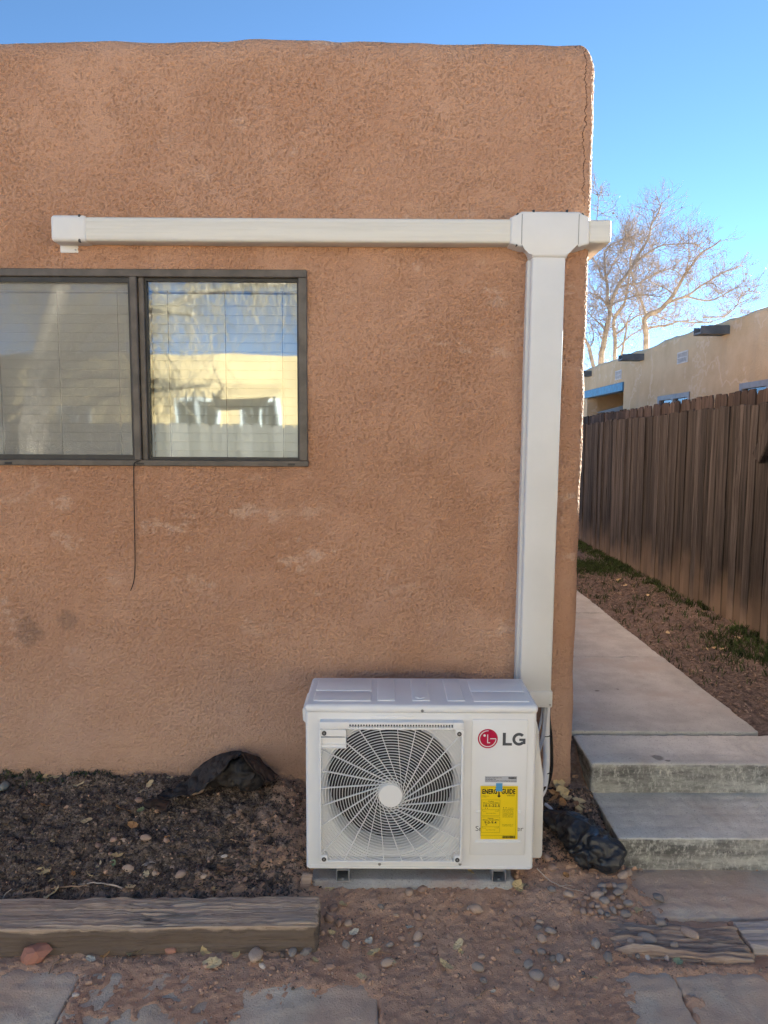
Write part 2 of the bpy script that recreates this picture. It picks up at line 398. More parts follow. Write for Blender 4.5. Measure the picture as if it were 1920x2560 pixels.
def stone(name, a, b):
    m = N(name); v = m.obj(); r = m.rnd()
    c = m.mix(m.ramp(r, 0, 1, 0, 1, False), a, b)
    c = m.mix(m.math('MULTIPLY', m.ramp(m.noise(90, 4, .7, v), .5, .7), .35), c, tuple(q * 1.35 for q in b))
    c = m.mix(m.math('MULTIPLY', m.ramp(m.xyz(m.n('NewGeometry').outputs['Normal'])[2], .15, -.5), .0), c, a)
    c = m.mix(m.math('MULTIPLY', m.ramp(m.noise(22, 4, .6, v), .48, .62), .5), c, (.30, .18, .13))
    return m.fin(c, .78, m.bump(m.noise(160, 3, .6, v), .2, .002), .3)
ST = dict(g=stone('grey_stone', (.20, .185, .175), (.34, .305, .28)), b=stone('brown_stone', (.25, .165, .125), (.36, .255, .20)),
          t=stone('tan_stone', (.37, .275, .215), (.48, .375, .30)), w=stone('white_stone', (.50, .43, .38), (.62, .56, .50)),
          r=stone('red_stone', (.34, .14, .10), (.42, .22, .16)), n=stone('green_stone', (.17, .20, .19), (.22, .25, .24)))
def leafmat(name, a, b):
    m = N(name); r = m.rnd(); c = m.mix(r, a, b); c = m.mix(m.math('MULTIPLY', m.noise(60, 4, .6, m.obj()), .4), c, tuple(q * .55 for q in a))
    return m.fin(c, .7, m.bump(m.noise(90, 3, .6, m.obj()), .3, .002), .3)
LF = dict(y=leafmat('yellow_leaf', (.60, .46, .24), (.70, .57, .35)), o=leafmat('orange_leaf', (.42, .22, .09), (.50, .30, .14)),
          b=leafmat('brown_leaf', (.22, .13, .08), (.32, .20, .12)), g=leafmat('green_leaf', (.25, .31, .17), (.34, .40, .25)), w=leafmat('pale_leaf', (.62, .57, .47), (.66, .60, .50)))
TWIG = plain('twig_bark', (.36, .25, .17), .8, .2, .15, 30)
TWIGW = plain('bleached_twig', (.58, .50, .42), .8, .2, .1, 30)
GRASS = plain('grass_blades', (.06, .10, .03), .7, .3, .25, 14)
TAN = N('tan_stucco')
m = TAN; c = m.mix(m.ramp(m.noise(1.4, 6, .65), .3, .7), (.50, .375, .225), (.60, .47, .30))
st = m.ramp(m.noise(1, 5, .65, m.vmul(m.pos(), (2.5, 2.5, .35))), .55, .72)
c = m.mix(m.math('MULTIPLY', st, .4), c, (.44, .36, .26))
lk = m.math('ABSOLUTE', m.math('SUBTRACT', m.noise(.55, 5, .6), .5))
c = m.mix(m.math('MULTIPLY', m.ramp(lk, .012, .004), .45), c, (.66, .56, .42))
TAN = m.fin(c, .93, m.bump(m.noise(26, 5, .7), .6, .02), .2)
TAN2 = plain('ochre_stucco', (.56, .40, .20), .93, .2, .06, 1.5, .5, 26)
ROOFM = plain('roof_membrane', (.30, .27, .24), .9, .2, .1, 2)
CANALE = plain('grey_painted_metal', (.115, .12, .125), .55, .4, .12, 6)
BLUEB = plain('blue_paint', (.03, .17, .34), .5, .4, .1, 8)
VENTW = plain('vent_white', (.58, .57, .55), .6, .3, .05, 8)
WFRAME = plain('grey_window_frame', (.21, .21, .23), .5, .4, .05, 8)
BARK = plain('bare_bark', (.42, .33, .255), .9, .15, .15, 6)
WILLOW = plain('willow_twig_bark', (.30, .225, .14), .9, .15, .15, 6)
CURT = plain('pale_curtain', (.55, .52, .47), .9, .15, .05, 6)

# ================================================================== SETTING
YW, XC = 3.12, .867            # house front wall plane, its right-hand corner
def lines(segs):
    """segs: (start, end, step) fine to coarse; returns sorted unique coordinates"""
    a = np.concatenate([np.arange(s, e, d) for s, e, d in segs] + [[segs[-1][1]]]); return np.unique(np.round(a, 5))
def geo(s, e, d, g=1.35):
    out = []; x = s
    while abs(x) < abs(e): out.append(x); x += d; d *= g
    return np.array(out + [e])
SLABS = [(-1.75, -.976, 1.0, 2.205), (-.966, -.49, 1.0, 2.17), (-.484, -.012, 1.0, 2.138), (.70, .942, 1.0, 2.222), (.953, 1.75, 1.0, 2.226)]
def gh(x, y):
    x = np.asarray(x, float); y = np.asarray(y, float)
    mid = T_mid(x, y); fine = T_fine(x, y)
    z = -.052 + .0026 * mid + .0022 * fine
    # bare slab tops: the dirt lies lower there, its edge ragged
    for i, (x0, x1, y0, y1) in enumerate(SLABS):
        e = .06 + .045 * mid
        clean = sst(x0 - .05 + e * .6, x0 + .05 + e * .6, x) * sst(x1 + .02, x1 - .02, x) * sst(y1 + .0, y1 - .1 - .05 * abs(mid), y)
        if i == 3: clean = clean * sst(.72, .86, x + .05 * mid)
        if i == 2: clean = clean * sst(-.5, -.40, x + .04 * mid)
        if i == 1: clean = clean * sst(.35, 1.2, mid + .35 * sst(-.7, -.9, x))
        z = z - .035 * clean
    z = z - .03 * sst(.94, 1.12, x + .05 * mid) * sst(2.40, 2.50, y) * sst(2.8, 2.7, y)
    z = z - .016 * sst(.86, .95, x + .06 * mid) * sst(2.2, 2.26, y) * sst(2.46, 2.42, y)
    # around the condenser
    near = sst(2.38, 2.62, y) * sst(-.45, -.25, x) * sst(1.02, .93, x)
    z = z + near * (.026 + .13 * np.clip((y - 2.62) / .5, 0, 1) ** 1.2)
    # planting bed behind the tie
    bed = sst(-.22, -.40, x + .02 * mid) * sst(2.40, 2.47, y)
    zb = .018 + .14 * np.clip((y - 2.44) / .66, 0, 1.1) + .010 * mid + .0045 * fine - .02 * sst(-.8, -.3, x)
    z = z * (1 - bed) + zb * bed
    # side yard
    yard = sst(3.20, 3.42, y) * sst(.80, .93, x)
    zy = .196 + .018 * sst(1.86, 2.0, x) + .006 * mid + .003 * fine + .03 * sst(2.5, 2.78, x)
    z = z * (1 - yard) + zy * yard
    far = sst(3.3, 4.2, y); z = z * (1 - far) + np.maximum(z, zy - .01) * far
    return z
def gh1(x, y): return float(gh(np.array([x]), np.array([y]))[0])
def on_ground(u, v):
    z = -.05
    for _ in range(12):
        p = atZ(u, v, z); z = .5 * z + .5 * gh1(p.x, p.y)
    p = atZ(u, v, z); return Vector((p.x, p.y, gh1(p.x, p.y)))
gx = np.unique(np.round(np.concatenate([geo(-1.75, -400, -.02)[::-1], np.arange(-1.75, 1.7, .0075), np.arange(1.7, 3.0, .03), geo(3.0, 400, .04)]), 5))
gy = np.unique(np.round(np.concatenate([geo(1.72, -400, -.02)[::-1], np.arange(1.72, 3.2, .0075), np.arange(3.2, 8.0, .035), geo(8.0, 600, .05)]), 5))
GX, GY = np.meshgrid(gx, gy, indexing='ij')
GZ = gh(GX, GY)
ground = mesh('ground', np.stack([GX, GY, GZ], -1).reshape(-1, 3), grid_faces(len(gx), len(gy)), SOIL, smooth=True)
tag(ground, 'red brown bare dirt ground in front of the house', 'ground', kind='structure')
mu = sst(-.24, -.62, GX + .10 * T_mid(GX, GY) + .25 * sst(2.62, 2.48, GY) * sst(-1.0, -.5, GX)) * sst(2.40, 2.48, GY)
mu = np.maximum(mu, (.50 + .1 * T_mid(GX, GY)) * sst(-.22, -.36, GX) * sst(2.40, 2.47, GY))
mu = np.maximum(mu, .8 * sst(.60, .66, GX) * sst(2.72, 2.9, GY) * sst(.96, .93, GX))
yd = sst(3.25, 3.45, GY)
for nm_, arr in (('mulch', mu), ('yard', yd)):
    at_ = ground.data.attributes.new(nm_, 'FLOAT', 'POINT'); at_.data.foreach_set('value', arr.astype(np.float32).ravel())

# ---- paving
def conc_disp(a=.0025, b=.0012):
    return lambda p, n: a * T_mid.tri(p * 1.5) + b * T_fine.tri(p)
labels = ['dusty concrete paver at the bottom left corner', 'concrete paver mostly buried under dirt, left of the bare middle one', 'bare concrete paver at bottom centre below the condenser',
          'narrow dust-edged concrete paver left of the dark joint', 'speckled concrete paver at the bottom right corner']
for (x0, x1, y0, y1), lb in zip(SLABS, labels):
    o = rough_box('paver', (x0, y0, -.13), (x1, y1, -.058), (.014, .014, .03), .006, conc_disp(), CONC_PAVE)
    tag(o, lb, 'paver', 'concrete pavers along the bottom edge')
o = rough_box('landing_slab', (.955, 2.455, -.14), (2.3, 2.765, -.052), (.013, .013, .03), .012, conc_disp(.003), CONC_FORE)
tag(o, 'dirt-dusted concrete slab at the foot of the steps', 'slab')
path = empty('path', (1.37, 3.45, .2)); tag(path, 'grey concrete side path between house and fence', 'path', kind='structure')
for i in range(8):
    y0 = 3.462 + i * 1.243
    o = rough_box('slab', (.905 if i else .925, y0, .10), (1.88, y0 + 1.232, .234 - .004 * (i % 2)), (.025, .03, .05) if i < 3 else (.08, .1, .1), .010, conc_disp(.002, .0006), CONC_PATH, path)
steps = empty('concrete_steps', (1.5, 3.1, -.05), 'two-step concrete stair with black-stained risers leading to the side path', 'steps')
rough_box('step', (.952, 2.748, -.13), (2.4, 3.44, .082), (.012, .012, .012), .011, conc_disp(.0016, .0010), CONC_STEP, steps)
rough_box('step', (.946, 3.123, .06), (2.4, 3.447, .218), (.012, .012, .012), .012, conc_disp(.0016, .0010), CONC_STEP, steps)

# ---- house
house = empty('stucco_house', (0, YW, 0), 'brown stucco flat-roofed house with rounded parapet and sliding window', 'house')
cell = .0042; rh, rv, ztop = .07, .12, 3.318
sx = np.concatenate([np.arange(-1.95, XC - rh, cell), XC - rh + np.arange(0, rh * 1.5708, cell), [XC - rh + rh * 1.5708], XC - rh + rh * 1.5708 + np.arange(.01, .45, .02)])
tz = np.concatenate([np.arange(-.12, ztop - rv, cell), ztop - rv + np.arange(0, rv * 1.5708, cell), [ztop - rv + rv * 1.5708], ztop - rv + rv * 1.5708 + np.arange(.01, .35, .02)])
sx = sx[np.concatenate([[True], np.diff(sx) > .0022])]; tz = tz[np.concatenate([[True], np.diff(tz) > .0022])]
S, Tt = np.meshgrid(sx, tz, indexing='ij')
A = np.clip((S - (XC - rh)) / rh, 0, math.pi / 2); B = np.clip((Tt - (ztop - rv)) / rv, 0, math.pi / 2)
sext = np.maximum(S - (XC - rh) - rh * math.pi / 2, 0); text = np.maximum(Tt - (ztop - rv) - rv * math.pi / 2, 0)
cx = np.minimum(S, XC - rh); cy = YW + rh + sext; cz = np.minimum(Tt, ztop - rv)
nx, ny, nz = np.cos(B) * np.sin(A), -np.cos(B) * np.cos(A), np.sin(B)
n1 = Tile(1100, 4.6, .0095, .030, 21, 0.3, (1.0, 1.6)); n1b = Tile(1100, 4.6, .0088, .013, 25, 0.0, (1.0, 1.3)); n2 = Tile(256, 4.6, .12, .9, 22, 1.2); n3 = Tile(1024, 4.6, .010, .02, 23, 0)
q = n1(S + .25 * Tt, Tt) + 1.0 * n1b(S, Tt); reg = n2(S, Tt)
plate = sst(-1.25 , -.3, q + .8 * sst(.6, 2.0, reg + .5 * n2(S * 2.3 + 1, Tt * 2.3)))
amp = .0056 + .0020 * sst(-1.5, 1, n2(S + 1.7, Tt + .6))
amp = amp * (1 - .30 * sst(.75, .25, Tt + .1 * reg))
dsp = amp * plate + .0012 * n3(S, Tt) * (1.1 - .5 * plate) + .0016 * reg + .004 * T_big(S, Tt + .7) * sst(0, .3, Tt)
dsp = dsp - .004
px = cx + (rh + 0) * nx + dsp * nx - text * np.sin(A); py = cy + rh * ny + dsp * ny + text * np.cos(A); pz = cz + rv * nz + dsp * nz + .002 * T_big(S * .6, S * 0 + .3) * sst(2.8, 3.3, cz)
W0 = atY(766.7, 674, YW); W1 = atY(772, 1165, YW)
WX1, WZ1, WZ0 = -.330, 2.384, 1.557; WX0 = -1.80; MX = -1.065
mx = (sx[:-1] + sx[1:]) / 2; mz = (tz[:-1] + tz[1:]) / 2
keep = ~(((mx > WX0 + .012) & (mx < WX1 - .012))[:, None] & ((mz > WZ0 + .012) & (mz < WZ1 - .012))[None, :])
wall = mesh('wall', np.stack([px, py, pz], -1).reshape(-1, 3), grid_faces(len(sx), len(tz), keep), STUCCO, house, smooth=True)
MB().box((-7, YW + .004, -.2), (-1.94, YW + .25, 3.27), .05).build('wall', STUCCO, house)
MB().box((XC - .25, YW + .5, -.2), (XC - .006, 12, 3.27)).build('wall', STUCCO, house)
MB().box((-7, 11.8, -.2), (XC - .26, 12.0, 3.27)).build('wall', STUCCO, house)
MB().box((-7.2, YW + .26, -.2), (-7.0, 12.0, 3.27)).build('wall', STUCCO, house)
MB().box((-6.99, YW + .27, 3.02), (XC - .26, 11.79, 3.10)).build('roof', ROOFM, house)
win = MB()
YF = YW - .021                                   # frame stands a little proud of the stucco
win.box((WX0, YF, WZ1 - .032), (WX1, YF + .07, WZ1), .003, 1)
win.box((WX0, YF - .002, WZ0), (WX1 + .003, YF + .07, WZ0 + .026), .003, 1)
win.box((WX1 - .036, YF - .001, WZ0 + .026), (WX1, YF + .07, WZ1 - .032), .003, 1)
win.box((WX0, YF - .001, WZ0 + .026), (WX0 + .036, YF + .07, WZ1 - .032), .003, 1)
window = win.build('window', BRONZE, house)
g = MB(); g.box((MX - .012, YF - .003, WZ0 + .024), (MX + .018, YF + .06, WZ1 - .030), .004, 1); g.box((MX + .02, YF + .012, WZ0 + .025), (MX + .044, YF + .06, WZ1 - .031), .003, 1)
g.build('mullion', BRONZE, window)
def ring(mb, x0, x1, z0, z1, w, ya, yb, wl=None):
    wl = wl or w
    mb.box((x0, ya, z1 - w), (x1, yb, z1)); mb.box((x0, ya, z0), (x1, yb, z0 + w)); mb.box((x0, ya + .001, z0 + w), (x0 + wl, yb, z1 - w)); mb.box((x1 - wl, ya + .001, z0 + w), (x1, yb, z1 - w)); return mb
PR = (MX + .045, WX1 - .037, WZ0 + .027, WZ1 - .033); PL = (WX0 + .037, MX - .013, WZ0 + .027, WZ1 - .033)
ring(MB(), *PR, .012, YF + .022, YF + .05, .008).build('sash', BRONZED, window)
ring(MB(), *PL, .020, YF + .012, YF + .05, .010).build('sash', BRONZED, window)
for (x0, x1, z0, z1), dy in ((PR, .034), (PL, .040)):
    MB().box((x0 + .004, YF + dy, z0 + .004), (x1 - .004, YF + dy + .004, z1 - .004)).build('glass_pane', GLASS, window)
MB().box((PL[0] + .012, YF + .024, PL[2] + .02), (PL[1] - .012, YF + .0245, PL[3] - .02)).build('insect_screen', SCREEN, window)
for xx in (-1.052, -.40, -1.62):
    g = MB(); g.box((xx - .016, YF - .005, WZ0 + .006), (xx + .016, YF + .002, WZ0 + .014), .002, 1); g.build('weep_cover', BRONZED, window)
# blinds behind each pane
for (x0, x1, z0, z1), lb in ((PR, 'pale vinyl blind behind the right window pane'), (PL, 'pale vinyl blind behind the screened left window pane')):
    bl = empty('window_blind', ((x0 + x1) / 2, YF + .1, z1), lb, 'blind', 'blinds inside the house window')
    MB().box((x0, YF + .085, z1 - .04), (x1, YF + .12, z1 - .004), .003, 1).build('head_rail', BLIND, bl)
    sl = None; nsl = 18; pit = (z1 - z0 - .06) / nsl
    for i in range(nsl):
        zc = z1 - .06 - (i + .5) * pit + .005
        if sl is None:
            b = MB(); mt = Matrix.Translation(((x0 + x1) / 2, YF + .105, zc)) @ Matrix.Rotation(rad(72), 4, 'X')
            b.box((-(x1 - x0) / 2 + .004, -.027, -.0012), ((x1 - x0) / 2 - .004, .027, .0012), 0, 1, mt); sl = b.build('slat', BLIND, bl); z_first = zc
        else:
            c_ = sl.copy(); link(c_, bl); c_.matrix_parent_inverse = sl.matrix_parent_inverse.copy(); c_.location = (sl.location[0], sl.location[1], zc - z_first)
    for fx in (.12, .5, .88):
        MB().tube([(x0 + (x1 - x0) * fx, YF + .084, z1 - .04), (x0 + (x1 - x0) * fx, YF + .084, z0 + .01)], .0016, 4).build('ladder_cord', BRONZED, bl)

# ---- side fence (boards are parts)
def board(name, w, h, t, ear, seed):
    r = random.Random(seed); b = bmesh.new(); n = 8; rows = []
    for i in range(n + 1):
        zz = (h - ear) * i / n; off = r.uniform(-.003, .003); wob = r.uniform(-.002, .002)
        rows.append([(off, wob, zz), (off, w + .004 + wob, zz), (off + t, w + .004 + wob, zz), (off + t, wob, zz)])
    e = ear
    rows.append([(0, e * .9, h), (0, w + .004 - e * .9, h - r.uniform(0, .004)), (t, w + .004 - e * .9, h), (t, e * .9, h)])
    vv = [[b.verts.new(p) for p in row] for row in rows]
    for a, c in zip(vv, vv[1:]):
        for k in range(4): b.faces.new((a[k], a[(k + 1) % 4], c[(k + 1) % 4], c[k]))
    b.faces.new(vv[-1]); b.faces.new(vv[0][::-1]); bmesh.ops.recalc_face_normals(b, faces=list(b.faces))
    me = bpy.data.meshes.new(name); b.to_mesh(me); b.free(); return me
def fence(name, label, X, y0, y1, ztops, zb, w, ear, mat, rails=True, tside=1, group=None, along='y', jit=.006):
    f = empty(name, (X, y0, zb) if along == 'y' else (y0, X, zb), label, 'fence', group)
    ms_ = [board('board', w, 1.0, .018, ear, 50 + k) for k in range(7)]
    for q_ in ms_: q_.materials.append(mat)
    r = random.Random(int(X * 100) + 3); yy = y0; i = 0
    while yy < y1:
        o = bpy.data.objects.new('board', r.choice(ms_)); link(o, f)
        zt = float(np.interp(yy, [q_[0] for q_ in ztops], [q_[1] for q_ in ztops])) + r.uniform(-jit, jit)
        dep = (i % 2) * .007 + r.uniform(-.004, .006)
        if along == 'y':
            o.location = (dep, yy - y0, 0); o.rotation_euler = (r.uniform(-.004, .004), r.uniform(-.004, .004), r.uniform(-.03, .03))
        else:
            o.location = (yy - y0, dep, 0); o.rotation_euler = (0, r.uniform(-.004, .004), -math.pi / 2 + r.uniform(-.03, .03))
        o.scale = (1, r.uniform(.96, 1.0), zt - zb); yy += w; i += 1
    if rails:
        for zr in (.35, .95, 1.5):
            b = MB()
            if along == 'y': b.box((.045, 0, zr), (.085, y1 - y0, zr + .09))
            else: b.box((0, -.07, zr), (y1 - y0, -.03, zr + .09))
            b.build('rail', mat, f, world_off=False)
    return f
fen = fence('board_fence', 'tall dark weathered board fence right of the side path', 2.78, 1.2, 13.0, [(1.2, 1.965), (7.05, 1.955), (7.06, 1.94), (9, 1.925), (9.01, 1.91), (14, 1.895)], .19, .105, .006, FENCE, jit=.011)
b = MB(); b.box((-.075, 3.75, 0), (-.012, 3.85, 1.50), .008); b.build('post', FENCE, fen, world_off=False)
b = MB(); b.box((-.07, -.06, -.33), (-.012, .06, .30), .008, 1, Matrix.Translation((-.012, 3.84, 1.62)) @ Matrix.Rotation(rad(38), 4, 'X')); b.build('brace', FENCE, fen, world_off=False)
fence('dog_ear_fence', 'second dog-eared board fence rising behind the dark one', 3.35, 4.6, 16.0, [(4.6, 2.165), (8, 2.135), (16, 2.04)], .2, .14, .028, FENCE2, tside=1, jit=.012)

# ---- neighbour building
nb = empty('tan_building', (5, 12, .2), 'long tan stucco flat-roofed building behind the fence, with roof spouts', 'building')
Xb, zt = 5.0, 3.47
def tan_panel(y0, y1, z0, z1, x0=Xb, th=.25, bev=0):
    b = MB(); b.box((x0, y0, z0), (x0 + th, y1, z1), bev, 3); return b
# facade: pieces around windows and porch
wins = [(11.90, 13.23, 1.25, 2.475), (8.75, 10.19, 1.25, 2.475)]
b = MB()
b.box((Xb, 4.0, 2.475), (Xb + .25, 15.19, 3.40)); b.box((Xb, 4.0, .1), (Xb + .25, 8.75, 2.475)); b.box((Xb, 10.19, .1), (Xb + .25, 11.90, 2.475)); b.box((Xb, 13.23, .1), (Xb + .25, 15.19, 2.475))
b.box((Xb, 8.75, .1), (Xb + .25, 10.19, 1.25)); b.box((Xb, 11.9, .1), (Xb + .25, 13.23, 1.25))
b.box((Xb, 15.19, 2.905), (Xb + .25, 19.2, 3.40)); b.box((Xb + .02, 17.95, .1), (Xb + .27, 18.35, 2.72)); b.box((Xb, 18.9, .1), (Xb + .25, 19.2, 2.905))
b.box((Xb + 1.6, 15.2, .1), (Xb + 1.8, 19.2, 3.2)); b.box((Xb + .25, 15.0, .1), (Xb + 1.6, 15.185, 3.2)); b.box((Xb + .25, 19.0, .1), (Xb + 8, 19.19, 3.4)); b.box((Xb + .25, 4.01, .1), (Xb + 8, 4.2, 3.4)); b.box((Xb + 7.8, 4.2, .1), (Xb + 8, 19, 3.4))
b.build('wall', TAN, nb)
ys = np.arange(4.0, 19.25, .25); ang = np.linspace(0, math.pi, 9)
Yc, Ac = np.meshgrid(ys, ang, indexing='ij')
hh = .012 * T_big(Yc, Yc * 0 + 2) + .01 * T_mid(Yc * 2, Yc * 0)
cv = np.stack([Xb + .125 - .127 * np.cos(Ac), Yc, 3.39 + (.085 + hh) * np.sin(Ac)], -1)
mesh('parapet', cv.reshape(-1, 3), grid_faces(len(ys), 9), TAN, nb, smooth=True)
MB().box((Xb + .26, 4.2, 3.15), (Xb + 7.8, 19, 3.2)).build('roof', ROOFM, nb)
MB().box((Xb - .03, 15.195, 2.725), (Xb + .12, 19.3, 2.904), .006, 1).build('porch_beam', BLUEB, nb)
for yc in (10.73, 14.18, 17.7):
    cn_ = MB(); cn_.box((Xb - .42, yc - .10, 3.235), (Xb + .1, yc + .12, 3.26)); cn_.box((Xb - .42, yc - .115, 3.23), (Xb + .1, yc - .10, 3.345)); cn_.box((Xb - .42, yc + .12, 3.23), (Xb + .1, yc + .135, 3.345))
    cn_.box((Xb - .30, yc - .1, 3.345), (Xb + .1, yc + .12, 3.355)); cn_.build('roof_spout', CANALE, nb)
for y0, y1 in ((12.03, 12.45), (15.36, 15.76)):
    v_ = MB()
    v_.box((Xb - .012, y0, 2.98), (Xb + .01, y1, 3.0)); v_.box((Xb - .012, y0, 3.155), (Xb + .01, y1, 3.175)); v_.box((Xb - .012, y0, 3.0), (Xb + .01, y0 + .02, 3.155)); v_.box((Xb - .012, y1 - .02, 3.0), (Xb + .01, y1, 3.155))
    vt = v_.build('wall_vent', VENTW, nb); MB().box((Xb - .003, y0 + .02, 3.0), (Xb + .004, y1 - .02, 3.155)).build('vent_screen', BLACK, vt)
    for k in range(9): yk = y0 + .04 + k * (y1 - y0 - .08) / 8; MB().box((Xb - .010, yk - .008, 3.0), (Xb - .004, yk + .010, 3.155)).build('vent_slat', VENTW, vt)
    MB().box((Xb - .011, y0 + .02, 3.07), (Xb - .0045, y1 - .02, 3.085)).build('vent_slat', VENTW, vt)
for y0, y1, z0, z1 in wins:
    w_ = MB()
    w_.box((Xb - .02, y0 - .02, z1 - .07), (Xb + .08, y1 + .02, z1 + .01)); w_.box((Xb - .02, y0 - .02, z0 - .02), (Xb + .08, y1 + .02, z0 + .05)); w_.box((Xb - .018, y0 - .02, z0), (Xb + .08, y0 + .05, z1)); w_.box((Xb - .018, y1 - .05, z0), (Xb + .08, y1 + .02, z1)); w_.box((Xb - .016, (y0 + y1) / 2 - .03, z0), (Xb + .08, (y0 + y1) / 2 + .03, z1))
    wo_ = w_.build('window', WFRAME, nb)
    for a_, c_ in ((y0 + .04, (y0 + y1) / 2 - .02), ((y0 + y1) / 2 + .02, y1 - .04)): MB().box((Xb + .03, a_, z0 + .04), (Xb + .036, c_, z1 - .06)).build('pane', GLASS, wo_)
    MB().box((Xb + .10, y0, z0), (Xb + .11, y1, z1)).build('curtain', CURT, wo_)
ps = empty('patio_parasol', (5.6, 16.6, .2), 'faded patio umbrella in the shade of the porch', 'umbrella')
b = MB(); n_ = 8; bm_ = b.bm; top_ = bm_.verts.new((5.6, 16.6, 2.52)); rim = [bm_.verts.new((5.6 + .75 * math.cos(k / n_ * 6.283), 16.6 + .75 * math.sin(k / n_ * 6.283), 2.32)) for k in range(n_)]
for k in range(n_): bm_.faces.new((top_, rim[k], rim[(k + 1) % n_]))
b.build('canopy', CURT, ps); MB().tube([(5.6, 16.6, .2), (5.6, 16.6, 2.5)], .02, 6).build('pole', STEEL, ps)

# ================================================================== OBJECTS
# ---- line-set cover on the wall
duct = empty('line_set_cover', (0, YW, 2.5), 'off-white plastic pipe cover running across the stucco and down to the condenser', 'pipe cover')
YD = 3.04
zt_ = atY(700, 543, YD).z; zb_ = atY(700, 604, YD).z
xl, xa = atY(126, 570, YD).x, atY(216, 570, YD).x
xt0, xt1, xt2, xt3, xt4 = [atY(u, 575, YD).x for u in (1275.7, 1304, 1446, 1473.7, 1529.5)]
b = MB(); b.box((xa - .02, YD + .002, zb_), (xt0 + .02, YW + .01, zt_), .012, 3); b.build('channel', DUCT, duct, smooth=True)
for k in range(5):                                # faint moulding lines along the channel
    zz = zb_ + .02 + k * (zt_ - zb_ - .04) / 4; MB().box((xa, YD + .0008, zz - .0007), (xt0, YD + .004, zz + .0007)).build('moulding_line', DUCT, duct)
b = MB(); b.box((xl, YD - .004, zb_ - .004), (xa, YW + .01, zt_ + .006), .016, 4); b.build('end_cap', DUCTV, duct, smooth=True)
b = MB(); b.box((xl + .006, YW - .012, zb_ - .032), (xl + .085, YW - .004, zb_), .004, 2); tb = b.build('mounting_tab', DUCTV, duct, smooth=True)
MB().disc((xl + .072, zb_ - .02), .004, YW - .015, YW - .011, 10).build('screw', SCREW, tb)
tz1 = atY(1375, 528.7, YD).z; tz0 = atY(1375, 619, YD).z
vxl, vxr = atY(1330.7, 650, YD).x, atY(1414.7, 650, YD).x; vz = atY(1375, 643.5, YD).z
YT = YD - .006
poly = [(xt0, zb_ - .004), (xt0, zt_ + .004), (xt1, tz1), (xt2, tz1), (xt3, zt_ + .004), (xt3, zb_ - .004), (xt2, tz0)]
cl = [(vxr + .012 * (1 - math.sin(t)) + .004, tz0 - .001 - (tz0 - vz) * (1 - math.cos(t)) * 1.0) for t in (0.3, .9, 1.57)]
cr_ = [(vxl - .03 * (1 - math.sin(t)) - .004, tz0 - (tz0 - vz) * (1 - math.cos(t))) for t in (1.57, 1.1, .6, .2)]
poly += cl + cr_ + [(xt1, tz0)]
b = MB(); b.prism(poly, 'y', YT, YW + .01)
es = [e for e in b.bm.edges if all(abs(v.co.y - YT) < 1e-5 for v in e.verts)]
bmesh.ops.bevel(b.bm, geom=es, offset=.011, segments=3, affect='EDGES', profile=.5); tee = b.build('tee_fitting', DUCTV, duct, smooth=True)
for xx in (xt1, xt2): MB().box((xx - .0008, YT - .0008, tz0 + .012), (xx + .0008, YT + .002, tz1 - .012)).build('seam', HOLE, tee)
for uu, vv, ang_ in ((1290.5, 612, -25), (1324.5, 624.5, -25), (1421, 620, 20), (1455, 609, 20), (1333.5, 529.5, 0), (1417, 529.5, 0), (1293, 537, 30), (1456, 537, -30), (103 + 97, 602, 20), (199.5, 540.5, 0)):
    p = atY(uu, vv, YD + .006); q_ = MB(); q_.box((-.0045, -.010, -.0065), (.0045, .010, .0065), .003, 2, Matrix.Translation(p) @ Matrix.Rotation(rad(ang_), 4, 'Y')); q_.build('clip_slot', HOLE, duct)
b = MB(); b.box((xt3 - .004, YD - .001, zb_ + .002), (xt4, 3.62, zt_ - .001), .012, 3); b.build('corner_elbow', DUCT, duct, smooth=True)
bxl, bxr = atY(1300, 1700, YD).x, atY(1379.6, 1700, YD).x; bz = atY(1340, 1728, YD).z; bz1 = atY(1340, 1768.6, YD).z
def shear_box(xl0, xr0, z0, xl1, xr1, z1, ya, yb):     # bottom edge (0) and top edge (1)
    return MB().hexa([(xl0, ya, z0), (xr0, ya, z0), (xr1, ya, z1), (xl1, ya, z1), (xl0, yb, z0), (xr0, yb, z0), (xr1, yb, z1), (xl1, yb, z1)])
b = shear_box(bxl, bxr, bz - .02, vxl, vxr, vz + .01, YD + .002, YW + .01); b.bevel_all(.008, 3); b.build('channel', DUCTV, duct, smooth=True)
b = shear_box(bxl - .012, bxr - .004, bz - .02, vxl - .012, vxr - .004, vz - .004, YD + .035, YW + .012); b.build('channel_base', DUCTV, duct)
b = MB(); b.box((bxl - .006, YD - .004, bz1), (bxr + .005, YW + .01, bz), .005, 2); col = b.build('collar', DUCTV, duct, smooth=True)
MB().disc((bxr - .006, bz1 + .014), .004, YD - .006, YD, 10).build('screw', SCREW, col)

# ---- condenser unit
ac = empty('air_conditioner', (.145, 2.75, 0), 'white single-fan outdoor air conditioner unit on a small pad', 'air conditioner')
X0, X1, Y0, Y1, Zb, Zs = -.291, .578, 2.600, 2.908, .040, .658
HC = Vector((.030, 2.57, .350)); HOLEC = (.031, .366); HR = .243
